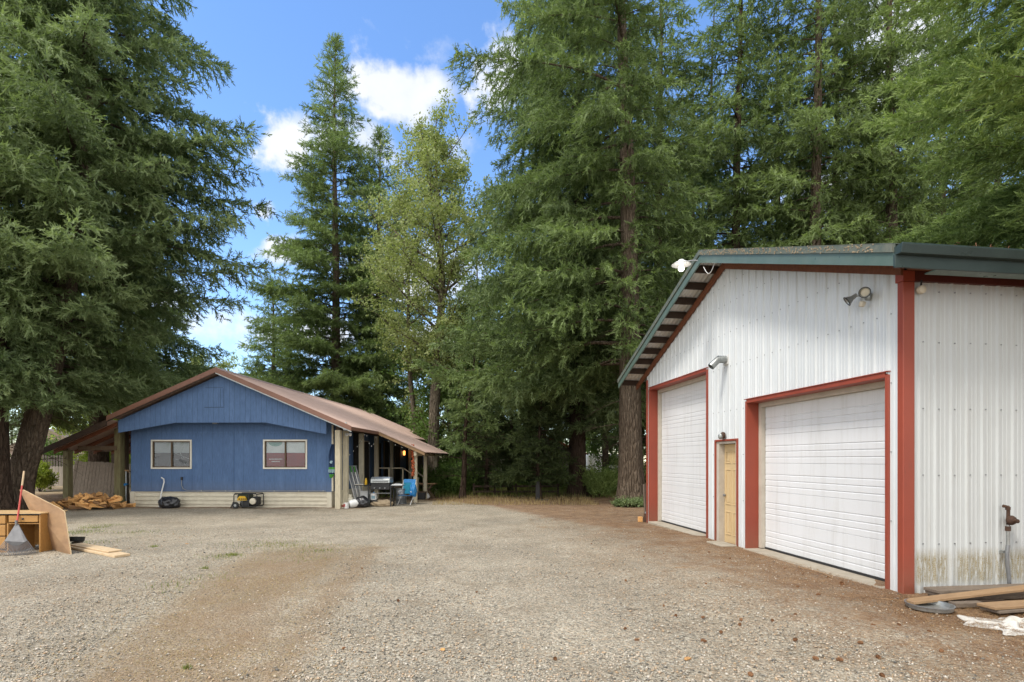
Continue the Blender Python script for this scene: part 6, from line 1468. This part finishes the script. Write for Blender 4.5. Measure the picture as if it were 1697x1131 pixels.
# pine cones and other bits on the ground
def cone_mesh():
    mb = MB(); r_ = random.Random(2)
    mb.lathe([(0, -.05), (.016, -.042), (.024, -.015), (.02, .02), (.01, .045), (0, .05)], 10)
    for i in range(60):
        t = i / 60; z = -.045 + .09 * t; a = i * 2.4; R0 = .024 * math.sin(math.pi * min(.95, .18 + t * .8)) + .004
        c = Vector((math.cos(a), math.sin(a), 0)); s = Vector((-c.y, c.x, 0))
        mb.add([c * R0 * .6 + s * .007 + Vector((0, 0, z)), c * R0 * .6 - s * .007 + Vector((0, 0, z)), c * (R0 + .010) - s * .005 + Vector((0, 0, z + .010)), c * (R0 + .010) + s * .005 + Vector((0, 0, z + .010)), c * (R0 + .004) + Vector((0, 0, z + .002))], [(0, 1, 2, 3), (0, 1, 4), (1, 2, 4), (2, 3, 4), (3, 0, 4)])
    return mb
c0m = cone_mesh().build('pine_cone', M['cone']); c0m.rotation_euler = (R(90), 0, 0.5)
spots = [(1395, 972, 1.5, 'largest open pine cone, by the sill of the near garage door'), (1356, 990, 1.1, 'pine cone left of the largest one')] + [(x, y, s, None) for (x, y, s) in
         [(1175, 917, .9), (1067, 925, .8), (1100, 920, .7), (1210, 928, .8), (1200, 935, .8), (1037, 966, .9), (1170, 971, .8), (1322, 976, .8), (1120, 1025, .9), (1165, 1028, .9), (1228, 1032, .9), (1226, 1040, .9), (1280, 1034, 1.0), (1318, 1023, .8), (1036, 1047, .8), (1055, 1066, .9), (1166, 1068, 1.1),
          (1195, 1053, .9), (1318, 1066, 1.0), (1352, 1098, 1.1), (1392, 1100, 1.1), (1244, 1125, 1.1), (1426, 1071, 1.0), (1447, 1041, .9), (1400, 1030, .8), (1490, 1041, .9), (1455, 1095, 1.0), (1540, 1052, .9), (1560, 1085, 1.0), (1100, 1008, .7), (660, 1000, .9), (570, 1080, .8), (600, 945, .7), (980, 902, .8), (920, 1098, .9), (790, 985, .7), (1462, 1126, 1.0), (1372, 960, .7), (1331, 955, .7), (1300, 945, .7), (950, 840, .8), (1010, 838, .8), (905, 862, .8)]]
for i, (px, py, s, lb) in enumerate(spots):
    o = c0m if i == 0 else c0m.copy()
    if i: col.objects.link(o)
    x, y = gpt(px, py); o.location = (x, y, G(x, y) + .013 * s); o.scale = (s * .5, s * .5, s * .5); o.rotation_euler = (R(90) + rr.uniform(-.2, .2), rr.uniform(0, 3), rr.uniform(0, 6.28))
    tag(o, lb or 'brown fallen pine cone lying on the gravel yard', 'pine cone', 'pine cones scattered on the yard')
for (px, py, L, sd, lb) in [(1140, 1098, .10, 1, 'orange bark chip at the bottom middle of the yard'), (735, 1082, .06, 2, 'small orange bark chip left of the middle of the yard'), (310, 902, .07, 3, 'orange bark chip on the gravel below the left window')]:
    x, y = gpt(px, py); mb = MB(); mb.prism([(-L / 2, 0), (L * .4, -.02), (L / 2, .012), (.0, .03), (-L * .4, .022)], 'z', 0, .014); o = mb.build('bark_chip', M['logs'], None, bevel=.003, loc=(x, y, G(x, y) + .003), rot=(.1, .1, sd)); tag(o, lb, 'bark chip')
for (pts, r_, lb) in [([(1322, 943), (1340, 947), (1362, 953), (1378, 961)], .006, 'thin pale twig lying before the near garage door'), ([(1118, 944), (1170, 943)], .005, 'thin dark twig lying on the gravel before the entry door'), ([(1450, 996), (1480, 998), (1500, 1001)], .005, 'pale twig at the foot of the red corner')]:
    pp = [Vector((*gpt(*p), 0)) for p in pts]; pp = [Vector((p.x, p.y, G(p.x, p.y) + .01)) for p in pp]; o = MB().tube([p - pp[0] for p in pp], r_, 5).build('twig', M['board'], None, loc=pp[0]); tag(o, lb, 'twig')
